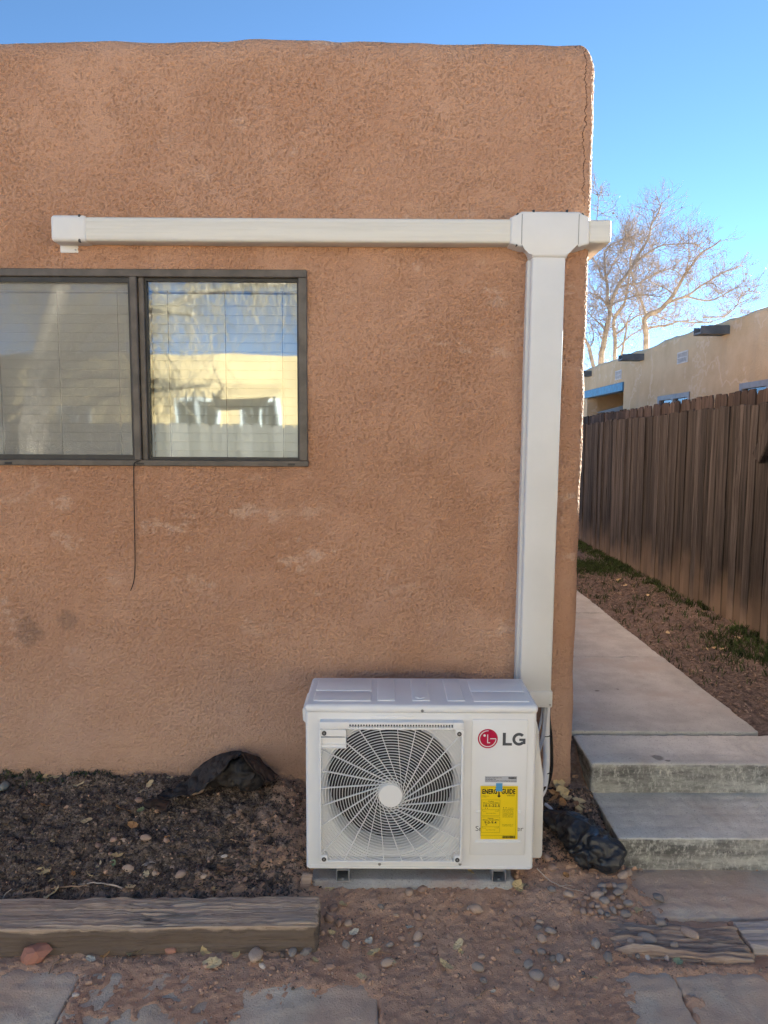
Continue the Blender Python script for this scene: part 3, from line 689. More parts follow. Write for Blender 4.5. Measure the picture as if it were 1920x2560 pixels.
# front panel with fan opening
nseg = 96; vv = []; ff = []
def rect_hit(t, x0, x1, z0, z1, c):
    dx, dz = math.cos(t), math.sin(t); k = 1e9
    if dx > 1e-6: k = min(k, (x1 - c[0]) / dx)
    if dx < -1e-6: k = min(k, (x0 - c[0]) / dx)
    if dz > 1e-6: k = min(k, (z1 - c[1]) / dz)
    if dz < -1e-6: k = min(k, (z0 - c[1]) / dz)
    return k
angs = sorted(set([k / nseg * 2 * math.pi for k in range(nseg)] + [math.atan2(zz - HOLEC[1], xx - HOLEC[0]) % (2 * math.pi) for xx in (X0 + .012, X1 - .012) for zz in (Zb + .004, Zs)]))
na = len(angs)
for (rr_, yy) in ((HR, 2.68), (HR + .002, Y0 + .03), (HR + .006, Y0 + .012), (HR + .016, Y0)):
    for t in angs: vv.append((HOLEC[0] + rr_ * math.cos(t), yy, HOLEC[1] + rr_ * math.sin(t)))
for t in angs:
    k = rect_hit(t, X0 + .012, X1 - .012, Zb + .004, Zs, HOLEC); vv.append((HOLEC[0] + k * math.cos(t), Y0, HOLEC[1] + k * math.sin(t)))
for L in range(4):
    for k in range(na): ff.append((L * na + k, (L + 1) * na + k, (L + 1) * na + (k + 1) % na, L * na + (k + 1) % na))
front = mesh('front_panel', vv, ff, ACP, ac, smooth=True); front.data.set_sharp_from_angle(angle=rad(40))
# cabinet sides: rounded vertical corners
prof = []
for (cx_, cy_, a0) in ((X0 + .012, Y0 + .012, 270), (X0 + .012, Y1 - .012, 180), (X1 - .012, Y1 - .012, 90), (X1 - .012, Y0 + .012, 0)):
    for k in range(5): t = rad(a0 - k * 22.5); prof.append((cx_ + .012 * math.cos(t), cy_ + .012 * math.sin(t)))
vv = [(p[0], p[1], zz) for zz in (Zb + .004, Zs) for p in prof]; n_ = len(prof)
ff = [(k, k + 1, n_ + k + 1, n_ + k) for k in range(n_ - 1)]
mesh('cabinet', vv, ff, ACP, ac, smooth=True).data.set_sharp_from_angle(angle=rad(40))
MB().box((X0 + .004, Y0 + .004, Zb), (X1 - .004, Y1 - .004, Zb + .006)).build('base_pan', ACP, ac)
MB().box((X0 + .01, Y0 - .002, Zb - .001), (X1 - .01, Y0 + .006, Zb + .010), .002, 1).build('base_lip', ACP, ac)
MB().box((HOLEC[0] - .25, 2.80, .07), (HOLEC[0] + .25, 2.81, .62)).build('coil', COIL, ac)
MB().box((HOLEC[0] + .245, 2.64, .07), (HOLEC[0] + .25, 2.80, .62)).build('partition', BLACK, ac); MB().box((HOLEC[0] - .255, 2.64, .07), (HOLEC[0] - .25, 2.80, .62)).build('partition', BLACK, ac)
MB().box((HOLEC[0] - .25, 2.64, .06), (HOLEC[0] + .25, 2.80, .065)).build('partition', BLACK, ac); MB().box((HOLEC[0] - .25, 2.64, .622), (HOLEC[0] + .25, 2.80, .627)).build('partition', BLACK, ac)
# fan
fan = MB().disc((HOLEC[0], HOLEC[1]), .06, 2.66, 2.76, 32).build('fan', FANB, ac)
for kb in range(3):
    V_, F_ = [], []; nr, nt = 9, 12
    for i in range(nr):
        r_ = .055 + (.172) * i / (nr - 1)
        for j in range(nt):
            t = rad(kb * 120 + 20 - 28 * (i / (nr - 1)) ** 1.5 + (96 - 14 * i / (nr - 1)) * j / (nt - 1))
            V_.append((HOLEC[0] + r_ * math.cos(t), 2.665 + .085 * j / (nt - 1) + .01 * math.sin(j / 3), HOLEC[1] + r_ * math.sin(t)))
    mesh('blade', V_, [tuple(q_) for q_ in grid_faces(nr, nt)], FANB, fan, smooth=True)
# lid
lid = MB(); lid.box((X0 - .004, Y0 - .006, Zs - .002), (X1 + .004, Y1 + .004, Zs + .030), .014, 4); lid = lid.build('top_cover', ACP, ac, smooth=True)
ZL = Zs + .030
def emboss(x0, x1, y0, y1, h=.0035):
    b = MB(); b.box((x0, y0, ZL - .004), (x1, y1, ZL + h), .0034, 3); return b.build('embossed_panel', ACP, lid, smooth=True)
for (xa_, xb_) in ((-.265, -.045), (.345, .555)):
    emboss(xa_, xb_, 2.635, 2.735); emboss(xa_, xb_, 2.745, 2.87)
for xc_ in (.012, .145, .278): emboss(xc_ - .034, xc_ + .034, 2.64, 2.885)
b = MB(); b.tube([(.125, 2.668, ZL + .004), (.142, 2.655, ZL + .004), (.159, 2.668, ZL + .004)], .0022, 5); b.build('arrow_mark', WHT, lid)
# screws
for (xx, zz) in ((.147, .668), (-.01, .058), (.298, .060)):
    b = MB(); b.disc((xx, zz), .0055, Y0 - .0095 if zz > .6 else Y0 - .003, Y0 + .001, 12); b.build('screw', SCREW, ac)
# grille
GX0, GX1, GZ0, GZ1 = -.236, .302, .080, .632; YG = 2.568
gr = MB()
def bar(a, b_): gr.box(a, b_, .003, 2)
bar((GX0, YG, GZ0), (GX1, Y0 + .004, GZ0 + .009)); bar((GX0, YG, GZ0 + .009), (GX0 + .007, Y0 + .004, GZ1 - .028)); bar((GX1 - .009, YG, GZ0 + .009), (GX1, Y0 + .004, GZ1 - .028))
bar((GX0, YG + .002, GZ1 - .028), (-.127, Y0 + .004, GZ1)); bar((.263, YG + .002, GZ1 - .028), (GX1, Y0 + .004, GZ1)); bar((-.128, YG + .002, GZ1 - .010), (.264, Y0 + .004, GZ1 - .0005)); bar((-.128, YG + .0015, GZ1 - .029), (.264, Y0 + .004, GZ1 - .021))
grille = gr.build('fan_grille', ACP2, ac, smooth=True)
MB().box((-.127, YG + .016, GZ1 - .022), (.263, YG + .018, GZ1 - .009)).build('vent_backing', HOLE, grille)
b = MB()
for k in range(39): xx = -.127 + .39 * k / 38; b.box((xx - .0022, YG + .003, GZ1 - .022), (xx + .0022, YG + .016, GZ1 - .009))
b.build('vent_bars', ACP2, grille)
BX0, BX1, BZ0, BZ1 = GX0 + .007, -.136, .531, GZ1 - .029
b = MB(); b.box((BX0, YG + .001, .576), (BX1, Y0 + .002, BZ1), .002, 1); b.box((BX0, YG + .012, BZ0 + .012), (BX1, Y0 + .002, .570)); b.box((BX0, YG + .001, BZ0), (BX1, YG + .014, BZ0 + .003)); b.box((BX1 - .003, YG, BZ0), (BX1, Y0 + .002, BZ1)); b.box((BX0, YG + .003, .566), (BX1, YG + .014, .572))
b.box((BX0, YG + .006, BZ0 + .003), (BX1, Y0, BZ0 + .013))
b.build('handle_recess', ACP2, grille)
tabs = [(GX0, GZ0), (GX1 - .034, GZ0), (GX1 - .034, GZ1 - .057)]
for xx, zz in tabs:
    MB().box((xx + .003, YG - .001, zz + .003), (xx + .031, Y0 + .002, zz + .031), .006, 2).build('corner_tab', ACP2, grille, smooth=True)
for xx, zz in ((GX0 + .016, GZ0 + .016), (GX1 - .018, GZ0 + .016), (GX1 - .018, GZ1 - .042), (GX0 + .018, .590)):
    MB().disc((xx, zz), .0085, YG - .0022, YG + .004, 16).build('screw_recess', HOLE, grille)
    MB().disc((xx, zz), .004, YG - .0030, YG + .004, 10).build('screw', SCREW, grille)
MB().disc((HC.x, HC.z), .0435, YG - .006, YG + .010, 48).build('hub_cap', ACP2, grille, smooth=True)
def inside(x, z):
    if not (GX0 + .005 < x < GX1 - .007 and GZ0 + .007 < z < GZ1 - .028): return False
    if x < BX1 - .001 and z > BZ0 + .001: return False
    for xx, zz in tabs:
        if xx < x < xx + .033 and zz < z < zz + .033: return False
    return True
def strip(mb, pts, w, d, y):       # bar of width w (in the x-z plane) and depth d along a polyline
    vs_ = []
    for i, (x_, z_) in enumerate(pts):
        a_ = pts[max(i - 1, 0)]; c_ = pts[min(i + 1, len(pts) - 1)]
        tx, tz_ = c_[0] - a_[0], c_[1] - a_[1]; l = math.hypot(tx, tz_) or 1; nx_, nz_ = -tz_ / l * w / 2, tx / l * w / 2
        vs_.append([mb.bm.verts.new((x_ + s1 * nx_, y + s2, z_ + s1 * nz_)) for s1, s2 in ((-1, 0), (1, 0), (1, d), (-1, d))])
    for p_, q_ in zip(vs_, vs_[1:]):
        for k in range(4): mb.bm.faces.new((p_[k], p_[(k + 1) % 4], q_[(k + 1) % 4], q_[k]))
    mb.bm.faces.new(vs_[0]); mb.bm.faces.new(vs_[-1][::-1])
def runs(pts):
    out, cur = [], []
    for p_ in pts:
        if inside(*p_): cur.append(p_)
        else:
            if len(cur) > 1: out.append(cur)
            cur = []
    if len(cur) > 1: out.append(cur)
    return out
rr_ = .0540; kk = 0
while rr_ < .40:
    n_ = int(60 + rr_ * 500); b = MB(); ok = False
    rs_ = runs([(HC.x + rr_ * math.cos(rad(137) + t / n_ * 6.28318), HC.z + rr_ * math.sin(rad(137) + t / n_ * 6.28318)) for t in range(n_ + 1)])
    b.bm.free()
    for r_ in rs_: b = MB(); strip(b, r_, .0019, .004, YG + .004); b.build('grille_ring', ACP2, grille)
    rr_ += .01055
for k in range(24):
    t0 = rad(15 * k + 4.0); b = MB(); ok = False
    pts = []
    for i in range(70):
        d_ = -.001 + i * .006
        pts.append((HC.x + .0425 * math.cos(t0) - d_ * math.sin(t0), HC.z + .0425 * math.sin(t0) + d_ * math.cos(t0)))
    for r_ in runs(pts): strip(b, r_, .0022, .009, YG + .001); ok = True
    if ok: b.build('grille_spoke', ACP2, grille)
    else: b.bm.free()
MB().box((-.045, Y0 - .003, GZ1 + .002), (.115, Y0 + .002, GZ1 + .014), .002, 2).build('panel_bump', ACP, ac, smooth=True)
# right panel
b = MB(); b.box((.334, Y0 - .0055, .097), (.545, Y0 + .010, .634), .0052, 2); rp = b.build('raised_panel', ACP, ac, smooth=True)
for zz in (.272, .152): MB().box((.352, Y0 - .0088, zz - .006), (.528, Y0 - .003, zz + .006), .0035, 3).build('embossed_bar', ACP, rp, smooth=True)
YP = Y0 - .0055
def arcpts(c, r, a0, a1, n=40): return [(c[0] + r * math.cos(rad(a0 + (a1 - a0) * i / n)), c[1] + r * math.sin(rad(a0 + (a1 - a0) * i / n))) for i in range(n + 1)]
EC = (.394, .561); ER = .0375
emb = MB().disc(EC, ER, YP - .0005, YP + .001, 64).build('emblem', RED, rp)
b = MB(); s_ = ER / 162
strip(b, arcpts(EC, 133 * s_, 86, 360) + [(EC[0] + 37 * s_, EC[1])], 13 * s_, .0006, YP - .001); b.build('emblem_ring', WHT, emb)
b = MB(); strip(b, [(EC[0] - 3 * s_, EC[1] + 70 * s_), (EC[0] - 3 * s_, EC[1] - 68 * s_)], 14 * s_, .0006, YP - .001); strip(b, [(EC[0] - 9 * s_, EC[1] - 68 * s_), (EC[0] + 38 * s_, EC[1] - 68 * s_)], 13 * s_, .0006, YP - .0011); b.build('emblem_letter', WHT, emb)
MB().disc((EC[0] - 53 * s_, EC[1] + 54 * s_), 20 * s_, YP - .001, YP, 20).build('emblem_dot', WHT, emb)
# letters L and G, drawn heavy
LX0, LX1, LZ0, LZ1 = .450, .528, .5345, .584; lh = LZ1 - LZ0; sw = .0115
b = MB(); b.box((LX0, YP - .0004, LZ0), (LX0 + sw, YP, LZ1)); b.box((LX0 + sw, YP - .0004, LZ0), (LX0 + .035, YP, LZ0 + sw * .86)); b.build('letter', INK, rp)
gc = (LX0 + .0612, (LZ0 + LZ1) / 2); gr_ = lh / 2 - sw * .46
b = MB(); strip(b, arcpts(gc, gr_, 44, 322, 48), sw * .93, .0004, YP - .0004); b.build('letter', INK, rp)
b = MB(); b.box((gc[0] + gr_ * .72, YP - .0007, LZ0 + .006), (gc[0] + gr_ * .72 + sw * .9, YP - .0002, gc[1] + .002)); b.box((gc[0] + .001, YP - .0008, gc[1] - .0065), (gc[0] + gr_ * .72 + sw * .9, YP - .0003, gc[1] + .0025)); b.build('letter', INK, rp)
def text(s, x, z, h, mat, parent, y, align='LEFT', bold=0.0, sx=1.0, width=None):
    cu = bpy.data.curves.new('txt', 'FONT'); cu.body = s; cu.size = 1; cu.align_x = align; cu.offset = bold; cu.fill_mode = 'FRONT'; cu.resolution_u = 3
    t = bpy.data.objects.new('txt', cu); COL.objects.link(t); dg = bpy.context.evaluated_depsgraph_get()
    me = bpy.data.meshes.new_from_object(t.evaluated_get(dg)); bpy.data.objects.remove(t); bpy.data.curves.remove(cu)
    co = np.zeros(len(me.vertices) * 3); me.vertices.foreach_get('co', co); co = co.reshape(-1, 3)
    k = h / .70; wd = co[:, 0].max() - co[:, 0].min()
    kx = (width / wd) if width else k * sx
    out = np.stack([x + co[:, 0] * kx, np.full(len(co), y), z + co[:, 1] * k], -1)
    me.vertices.foreach_set('co', out.ravel()); me.materials.append(mat); me.update()
    o = bpy.data.objects.new('lettering', me); link(o, parent); o.matrix_parent_inverse = parent_inv(parent); return o
text('Smart Inverter', .353, .197, .0195, INK, rp, YP - .0004, width=.182)
# service cover on the right side
b = MB(); b.prism([(X1 - .002, .628), (.586, .610), (.597, .565), (.599, .455), (.614, .405), (.619, .385), (.621, .075), (.615, .062), (X1 - .002, .062)], 'y', 2.635, 2.84)
b.bevel_all(.006, 2); b.build('service_cover', ACSIDE, ac, smooth=True)
b = MB(); b.prism([(X0 + .002, .60), (X0 - .012, .615), (X0 - .014, .655), (X0 - .004, .668), (X0 + .002, .668)], 'y', 2.63, 2.80); b.build('side_handle', ACP, ac)
# feet
for xa_, xb_ in ((-.175, -.125), (.420, .472)):
    b = MB(); b.box((xa_, 2.576, 0), (xb_, 2.93, .004)); b.box((xa_, 2.58, .004), (xa_ + .003, 2.93, .039)); b.box((xb_ - .003, 2.58, .004), (xb_, 2.93, .039)); b.box((xa_ + .003, 2.60, .030), (xb_ - .003, 2.93, .0385))
    ft = b.build('foot', STEEL, ac)
    b = MB(); b.tube([((xa_ + xb_) / 2, 2.592, .003), ((xa_ + xb_) / 2, 2.592, .009)], .006, 6); b.build('bolt', SCREW, ft)
# pad
o = rough_box('equipment_pad', (-.275, 2.585, -.08), (.505, 3.02, -.001), (.012, .012, .012), .016, lambda p, n: .004 * T_mid.tri(p * 1.5) * (n[:, 2] < .5) + .002 * T_fine.tri(p) * (n[:, 2] < .7), CONC_PAD)
tag(o, 'rough grey concrete pad under the air conditioner', 'pad')

# ---- labels stuck on the front
Yl = Y0 - .0068
def sheet(name, x0, x1, z0, z1, mat, y, tilt, label=None, cat=None, parent=None, curl=.0):
    nX, nZ = 9, 11; V_ = []
    for i in range(nX):
        for j in range(nZ):
            a_, c_ = i / (nX - 1), j / (nZ - 1)
            V_.append((x0 + (x1 - x0) * a_ + tilt * (1 - c_), y - curl * ((1 - c_) ** 3 + .5 * a_ ** 4), z0 + (z1 - z0) * c_))
    o_ = mesh(name, V_, [tuple(q_) for q_ in grid_faces(nX, nZ)], mat, parent)
    if label: tag(o_, label, cat)
    return o_
lab = sheet('delivery_label', .386, .507, .390, .4145, LBL, Yl + .001, 0, 'small grey printed label above the yellow energy label', 'label')
text('FTC Energy Guide label is for', .388, .4068, .0036, BLK, lab, Yl, bold=.02, width=.061)
text('US customers only.', .388, .4008, .0036, BLK, lab, Yl, bold=.02, width=.040)
text("Guide de l'énergie de FTC : Pour les États-Unis seulement", .388, .3945, .0034, BLK, lab, Yl, bold=.02, width=.117)
def barcode(x0, x1, z0, z1, parent, y, seed):
    r = random.Random(seed); b = MB(); xx = x0
    while xx < x1:
        w_ = r.choice((.0006, .0009, .0014)); b.box((xx, y - .0002, z0), (min(xx + w_, x1), y, z1)); xx += w_ + r.choice((.0005, .0008, .0012))
    b.build('barcode', BLK, parent)
barcode(.474, .505, .4035, .4115, lab, Yl, 4)
EX0, EX1, EZ0, EZ1 = .3695, .5105, .1655, .377; YE = Yl - .0026
el = sheet('energy_label', EX0, EX1, EZ0, EZ1, YEL, YE + .0004, .004, 'yellow energy rating sheet taped to the air conditioner front', 'label', curl=.0)
def ex(zx): return EX0 + (zx - 325) / (935 - 325) * (EX1 - EX0)
def ez(zy): return EZ1 - (zy - 1185) / (2058 - 1185) * (EZ1 - EZ0)
YT2 = YE - .0002
text('ENERGY', ex(353), ez(1310), ez(1235) - ez(1310), BLK, el, YT2, bold=.035, width=ex(612 + 40) - ex(353))
text('GUIDE', ex(668), ez(1308), ez(1235) - ez(1310), BLK, el, YT2, bold=.035, width=ex(896) - ex(668))
b = MB(); b.box((ex(618), YT2 - .0003, ez(1345)), (ex(642), YT2, ez(1285))); b.prism([(ex(596), ez(1340)), (ex(666), ez(1340)), (ex(631), ez(1372))], 'y', YT2 - .0004, YT2); b.build('arrow', BLK, el)
text('Cooling', ex(500), ez(1446), .0052, BLK, el, YT2, 'CENTER', .005, width=ex(545) - ex(455))
text('Efficiency Rating (SEER2)', ex(372), ez(1470), .0045, BLK, el, YT2, bold=.005, width=ex(636) - ex(372))
text('18.5-22.5', ex(368), ez(1524), ez(1486) - ez(1526), BLK, el, YT2, bold=.012, width=ex(632) - ex(368))
text('Heating', ex(500), ez(1724), .0052, BLK, el, YT2, 'CENTER', .005, width=ex(545) - ex(455))
text('Efficiency Rating (HSPF2)', ex(372), ez(1748), .0045, BLK, el, YT2, bold=.005, width=ex(636) - ex(372))
text('9.0-9.4', ex(400), ez(1800), ez(1760) - ez(1800), BLK, el, YT2, bold=.012, width=ex(597) - ex(400))
text('U.S. Government', ex(355), ez(1224), .0022, BLK, el, YT2, width=ex(440) - ex(355)); text('Federal law prohibits removal of this label before consumer purchase.', ex(560), ez(1220), .002, BLK, el, YT2, width=ex(890) - ex(560))
text('Heat Pump', ex(355), ez(1338), .0026, BLK, el, YT2, width=ex(412) - ex(355)); text('Cooling and Heating', ex(355), ez(1353), .0026, BLK, el, YT2, width=ex(465) - ex(355)); text('Split System', ex(355), ez(1368), .0026, BLK, el, YT2, width=ex(420) - ex(355))

def smallprint(x0, x1, zc, h, seed):          # print too small to read: a row of word-long dashes
    r = random.Random(seed); b_ = MB(); xx = x0
    while xx < x1 - 4:
        w_ = min(r.uniform(8, 22), x1 - xx); strip(b_, [(ex(xx), ez(zc)), (ex(xx + w_), ez(zc))], h, .0001, YT2); xx += w_ + 5
    b_.build('small_print', BLK, el)
smallprint(755, 896, 1327, .0016, 1); smallprint(765, 882, 1343, .0016, 2)
for i, l in enumerate(("This system's", 'efficiency ratings depend', 'on the coil your contractor', 'installs with this unit. The', 'heating efficiency rating', 'varies slightly in different', 'geographic regions. Ask', 'your contractor for details.')):
    text(l, ex(695 if i else 778), ez(1548 + i * 21), .0030, BLK, el, YT2, width=(ex(872) - ex(695 if i else 778)))
text('For energy cost info, visit', ex(692), ez(1818), .0030, BLK, el, YT2, width=ex(872) - ex(692)); text('productinfo.energy.gov', ex(692), ez(1840), .0030, BLK, el, YT2, width=ex(872) - ex(692))
b = MB()
def rect(x0, z0, x1, z1, w=.00055):
    for A_, B_ in (((x0, z0), (x1, z0)), ((x1, z0), (x1, z1)), ((x1, z1), (x0, z1)), ((x0, z1), (x0, z0))): strip(b, [(ex(A_[0]), ez(A_[1])), (ex(B_[0]), ez(B_[1]))], w, .0001, YT2)
rect(352, 1410, 650, 1668); rect(352, 1690, 652, 1946); rect(338, 1205, 915, 1996)
for zz in (1572, 1852): rect(368, zz, 632, zz + .5); rect(368, zz - 12, 369, zz + 22, .0004); rect(632, zz - 12, 633, zz + 22, .0004)
b.build('printed_rules', BLK, el)
b = MB()
for xx, zz in ((412, 1548), (447, 1548), (427, 1822), (440, 1822), (710, 1540), (752, 1540)): b.prism([(ex(xx - 9), ez(zz - 7)), (ex(xx + 9), ez(zz - 7)), (ex(xx), ez(zz + 9))], 'y', YT2 - .0001, YT2)
b.build('range_markers', BLK, el)
for zz, t_ in ((1604, 'Least efficient'), (1880, 'Least efficient')): text(t_, ex(372), ez(zz), .0022, BLK, el, YT2, width=ex(428) - ex(372)); text('Most efficient', ex(572), ez(zz - 6), .0022, BLK, el, YT2, width=ex(632) - ex(572))
for zz in (1634, 1908): text('Range of Similar Models', ex(425), ez(zz), .0028, BLK, el, YT2, width=ex(580) - ex(425))
barcode(ex(703), ex(914), ez(2042), ez(2000), el, YT2, 9)
tp = sheet('tape_strip', ex(577), ex(683), ez(1268), ez(1135), TAPE, YT2 - .0008, 0, 'strip of blue masking tape holding the yellow label', 'tape')

# ---- pipes and cables behind the unit
zz_ = lambda x, y: (1270 + x / 6.1421, 1640 + y / 6.1421)
def wpath(pts): return [atY(*zz_(x, y), Y) for x, y, Y in pts]
def smooth_path(pts, n=6):
    pts = [Vector(p) for p in pts]; out = []
    for i in range(len(pts) - 1):
        p0, p1, p2, p3 = pts[max(i - 1, 0)], pts[i], pts[i + 1], pts[min(i + 2, len(pts) - 1)]
        for k in range(n):
            t = k / n; out.append(.5 * ((2 * p1) + (p2 - p0) * t + (2 * p0 - 5 * p1 + 4 * p2 - p3) * t * t + (3 * p1 - p0 - 3 * p2 + p3) * t ** 3))
    return out + [pts[-1]]
def cable(name, pts, r, mat, label, cat='cable', n=8):
    o_ = MB().tube(smooth_path(pts), r, n).build(name, mat, None, smooth=True); return tag(o_, label, cat)
p = wpath([(600, 700, 3.075), (590, 1000, 3.07), (590, 1300, 3.06), (590, 1600, 3.04), (575, 1850, 3.0), (540, 2050, 2.95), (480, 2150, 2.90)])
cable('insulated_pipe', p, .0150, PIPE, 'thick white insulated refrigerant pipe dropping behind the condenser', 'pipe', 12)
for i, (dx, lb) in enumerate(((0, 'grey cable looping left of the white pipe, outermost'), (26, 'grey cable looping left of the white pipe, inner one'))):
    p = wpath([(575 + dx, 700, 3.06), (560 + dx, 900, 3.05), (535 + dx, 1150, 3.03), (500 + dx, 1330, 2.98), (440 + dx, 1500, 2.92)]); cable('grey_cable', p, .0052, GCAB, lb)
p = wpath([(540, 760, 3.07), (515, 950, 3.06), (480, 1100, 3.03), (420, 1250, 2.95)]); cable('grey_cable', p, .006, GCAB, 'short grey cable curling into the condenser side')
p = wpath([(618, 700, 3.08), (632, 950, 3.08), (655, 1200, 3.075), (668, 1450, 3.07), (665, 1700, 3.05), (620, 1900, 3.0), (565, 2020, 2.95), (480, 2120, 2.89)])
cable('black_cable', p, .0062, CORD, 'black power cable bowing out right of the white pipe')
p = wpath([(628, 720, 3.085), (645, 1000, 3.085), (672, 1250, 3.08), (682, 1500, 3.075), (680, 1720, 3.055), (640, 1930, 3.0), (570, 2050, 2.95)])
cable('black_cable', p, .004, CORD, 'thin black cable beside the thicker black one')
for (x_, y_, Y_), lb in (((592, 1215, 3.065), 'upper black cable tie on the white pipe'), ((585, 1785, 3.012), 'lower black cable tie on the white pipe')):
    c_ = atY(*zz_(x_, y_), Y_); b = MB()
    b.tube([c_ + Vector((.0165 * math.cos(t / 16 * 6.283), .0165 * math.sin(t / 16 * 6.283), .002 * math.cos(t / 8 * 3.14))) for t in range(17)], .0022, 5); b.box(c_ + Vector((.012, -.017, -.004)), c_ + Vector((.020, -.010, .004)))
    tag(b.build('cable_tie', CORD), lb, 'cable tie', 'cable ties on the white pipe')
# hanging cord under the window
zc_ = lambda x, y: (x / 3.318, 1100 + y / 3.318)
p = [atY(*zc_(x, y), Y) for x, y, Y in ((1165, 172, 3.098), (1125, 185, 3.09), (1110, 230, 3.098), (1112, 500, 3.108), (1118, 800, 3.108), (1120, 1050, 3.106), (1110, 1170, 3.104), (1083, 1252, 3.10))]
cable('hanging_cord', p, .0022, CORD, 'thin black cord hanging below the window', 'cord', 6)

# ---- timbers
def tie_disp(p, n):
    g = p * np.array([.10, 1.6, 1.6]); k = p * np.array([.35, 2, 2])
    return .0012 * T_mid.tri(k) + .0022 * T_fine.tri(p * np.array([.06, 3.5, 3.5])) - .010 * sst(1.0, 1.7, T_fine.tri(p * np.array([.05, 1.6, 1.6]))) + .003 * T_mid.tri(p)
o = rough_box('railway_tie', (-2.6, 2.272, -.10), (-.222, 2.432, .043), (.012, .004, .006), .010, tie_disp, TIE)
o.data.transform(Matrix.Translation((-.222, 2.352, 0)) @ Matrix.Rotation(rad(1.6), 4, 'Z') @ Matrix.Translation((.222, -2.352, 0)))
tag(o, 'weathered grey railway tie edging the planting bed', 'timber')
def split_disp(p, n):
    g = T_fine(p[:, 0] * .09 + 2, p[:, 1] * 1.1); return (.0045 * g + .0035 * T_fine(p[:, 0] * .05, p[:, 1] * 2.2 + 1)) * (n[:, 2] > .5) + .004 * T_mid.tri(p)
o = rough_box('splintered_timber', (.80, 2.252, -.10), (1.248, 2.418, -.051), (.012, .003, .02), .008, split_disp, OLDW)
o.data.transform(Matrix.Translation((1, 2.33, 0)) @ Matrix.Rotation(rad(-5), 4, 'Z') @ Matrix.Translation((-1, -2.33, 0)))
tag(o, 'rotting splintered timber sunk flush in the dirt', 'timber')
o = rough_box('grey_plank', (1.268, 2.285, -.10), (2.2, 2.435, -.047), (.02, .004, .02), .006, lambda p, n: .004 * T_fine(p[:, 0] * .06, p[:, 1]) * (n[:, 2] > .5), PLANKW)
tag(o, 'pale grey grooved timber end at the right edge', 'timber')
p = on_ground(*z3(1545, 715)); b = MB(); b.box((-.022, -.014, -.02), (.018, .014, .045), .004, 1, Matrix.Translation(p) @ Matrix.Rotation(rad(14), 4, 'Y') @ Matrix.Rotation(rad(-12), 4, 'X'))
tag(b.build('wood_stub', OLDW), 'rotted wooden stub beside the lower left of the condenser', 'wood')
p = on_ground(*z3(940, 742)); b = MB(); b.box((-.022, -.007, -.004), (.022, .007, .012), .003, 1, Matrix.Translation(p)); tag(b.build('charred_chunk', MULCH[0]), 'flat black wood chunk behind the railway tie', 'wood')

# ---- black plastic bag by the steps, and landscape fabric by the wall
def blob(name, path, radii, mat, seed, flat=.7, nu=90, nv=72, amp=.35, smooth=True):
    pts = smooth_path(path, 12); L = len(pts); V_ = []
    for i in range(nu):
        t = i / (nu - 1); f_ = t * (L - 1); k = min(int(f_), L - 2); c_ = pts[k].lerp(pts[k + 1], f_ - k)
        d = (pts[min(k + 2, L - 1)] - pts[max(k - 1, 0)]).normalized(); sdv = d.cross(Vector((0, 0, 1))).normalized(); up = sdv.cross(d)
        r_ = float(np.interp(t, np.linspace(0, 1, len(radii)), radii)) * math.sqrt(max(.0, 1 - (2 * t - 1) ** 8))
        for j in range(nv):
            a_ = j / nv * 6.28318; dirv = sdv * math.cos(a_) + up * math.sin(a_) * flat
            q_ = c_ + dirv * r_; s1 = Vector((q_.x * 11 + seed, q_.y * 11, q_.z * 15))
            w1 = 1 - abs(mn.noise(s1 + Vector((mn.noise(s1 * 1.3), mn.noise(s1 * 1.3 + Vector((5, 5, 5))), 0)) * .9)) * 2.4
            w2 = 1 - abs(mn.noise(s1 * 2.3 + Vector((9, 1, 4)))) * 2.2
            w3 = 1 - abs(mn.noise(s1 * 5.5)) * 2.0
            q_ = c_ + dirv * r_ * (1 + amp * (w1 * .75 + w2 * .22 + w3 * .05 - .35))
            q_.z = max(q_.z, gh1(q_.x, q_.y) - .006); V_.append(q_[:])
    F_ = [(i * nv + j, i * nv + (j + 1) % nv, (i + 1) * nv + (j + 1) % nv, (i + 1) * nv + j) for i in range(nu - 1) for j in range(nv)]
    return mesh(name, V_, F_, mat, None, smooth=smooth)
def gp(u, v, h=0): p_ = on_ground(u, v); p_.z += h; return p_
o = blob('plastic_bag', [gp(*z5(70, 1150), .03), gp(*z5(220, 1240), .045), gp(*z5(330, 1330), .05), gp(*z5(430, 1440), .05), gp(*z5(520, 1500), .04), gp(*z5(545, 1560), .02)], [.035, .058, .075, .088, .085, .035], BAG, 3.3, .72, amp=.42)
tag(o, 'crumpled black plastic bag between the condenser and the steps', 'bag')
bag = o
zf = lambda x, y: (340 + x / 3.95, 1860 + y / 3.95)
fab = empty('landscape_fabric', gp(*zf(800, 430)), 'torn black landscape fabric humped against the wall base', 'fabric')
def loft(rows, nu=70, nv=16):
    R = []
    for row in rows:
        sp = smooth_path([atY(*zf(x, y), Y) for x, y, Y in row], 10); t = np.linspace(0, len(sp) - 1, nu)
        R.append([sp[int(k)].lerp(sp[min(int(k) + 1, len(sp) - 1)], k - int(k)) for k in t])
    V_ = []
    for i in range(nu):
        col_ = smooth_path([r_[i] for r_ in R], 8); t = np.linspace(0, len(col_) - 1, nv)
        for k in t:
            q_ = col_[int(k)].lerp(col_[min(int(k) + 1, len(col_) - 1)], k - int(k)); w = (abs(mn.noise(q_ * 18 + Vector((0, q_.x * 9, 0)))) - .2) * .03 + mn.noise(q_ * 60) * .004
            V_.append((q_.x, q_.y - w, q_.z + w))
    return V_, [tuple(q_) for q_ in grid_faces(nu, nv)]
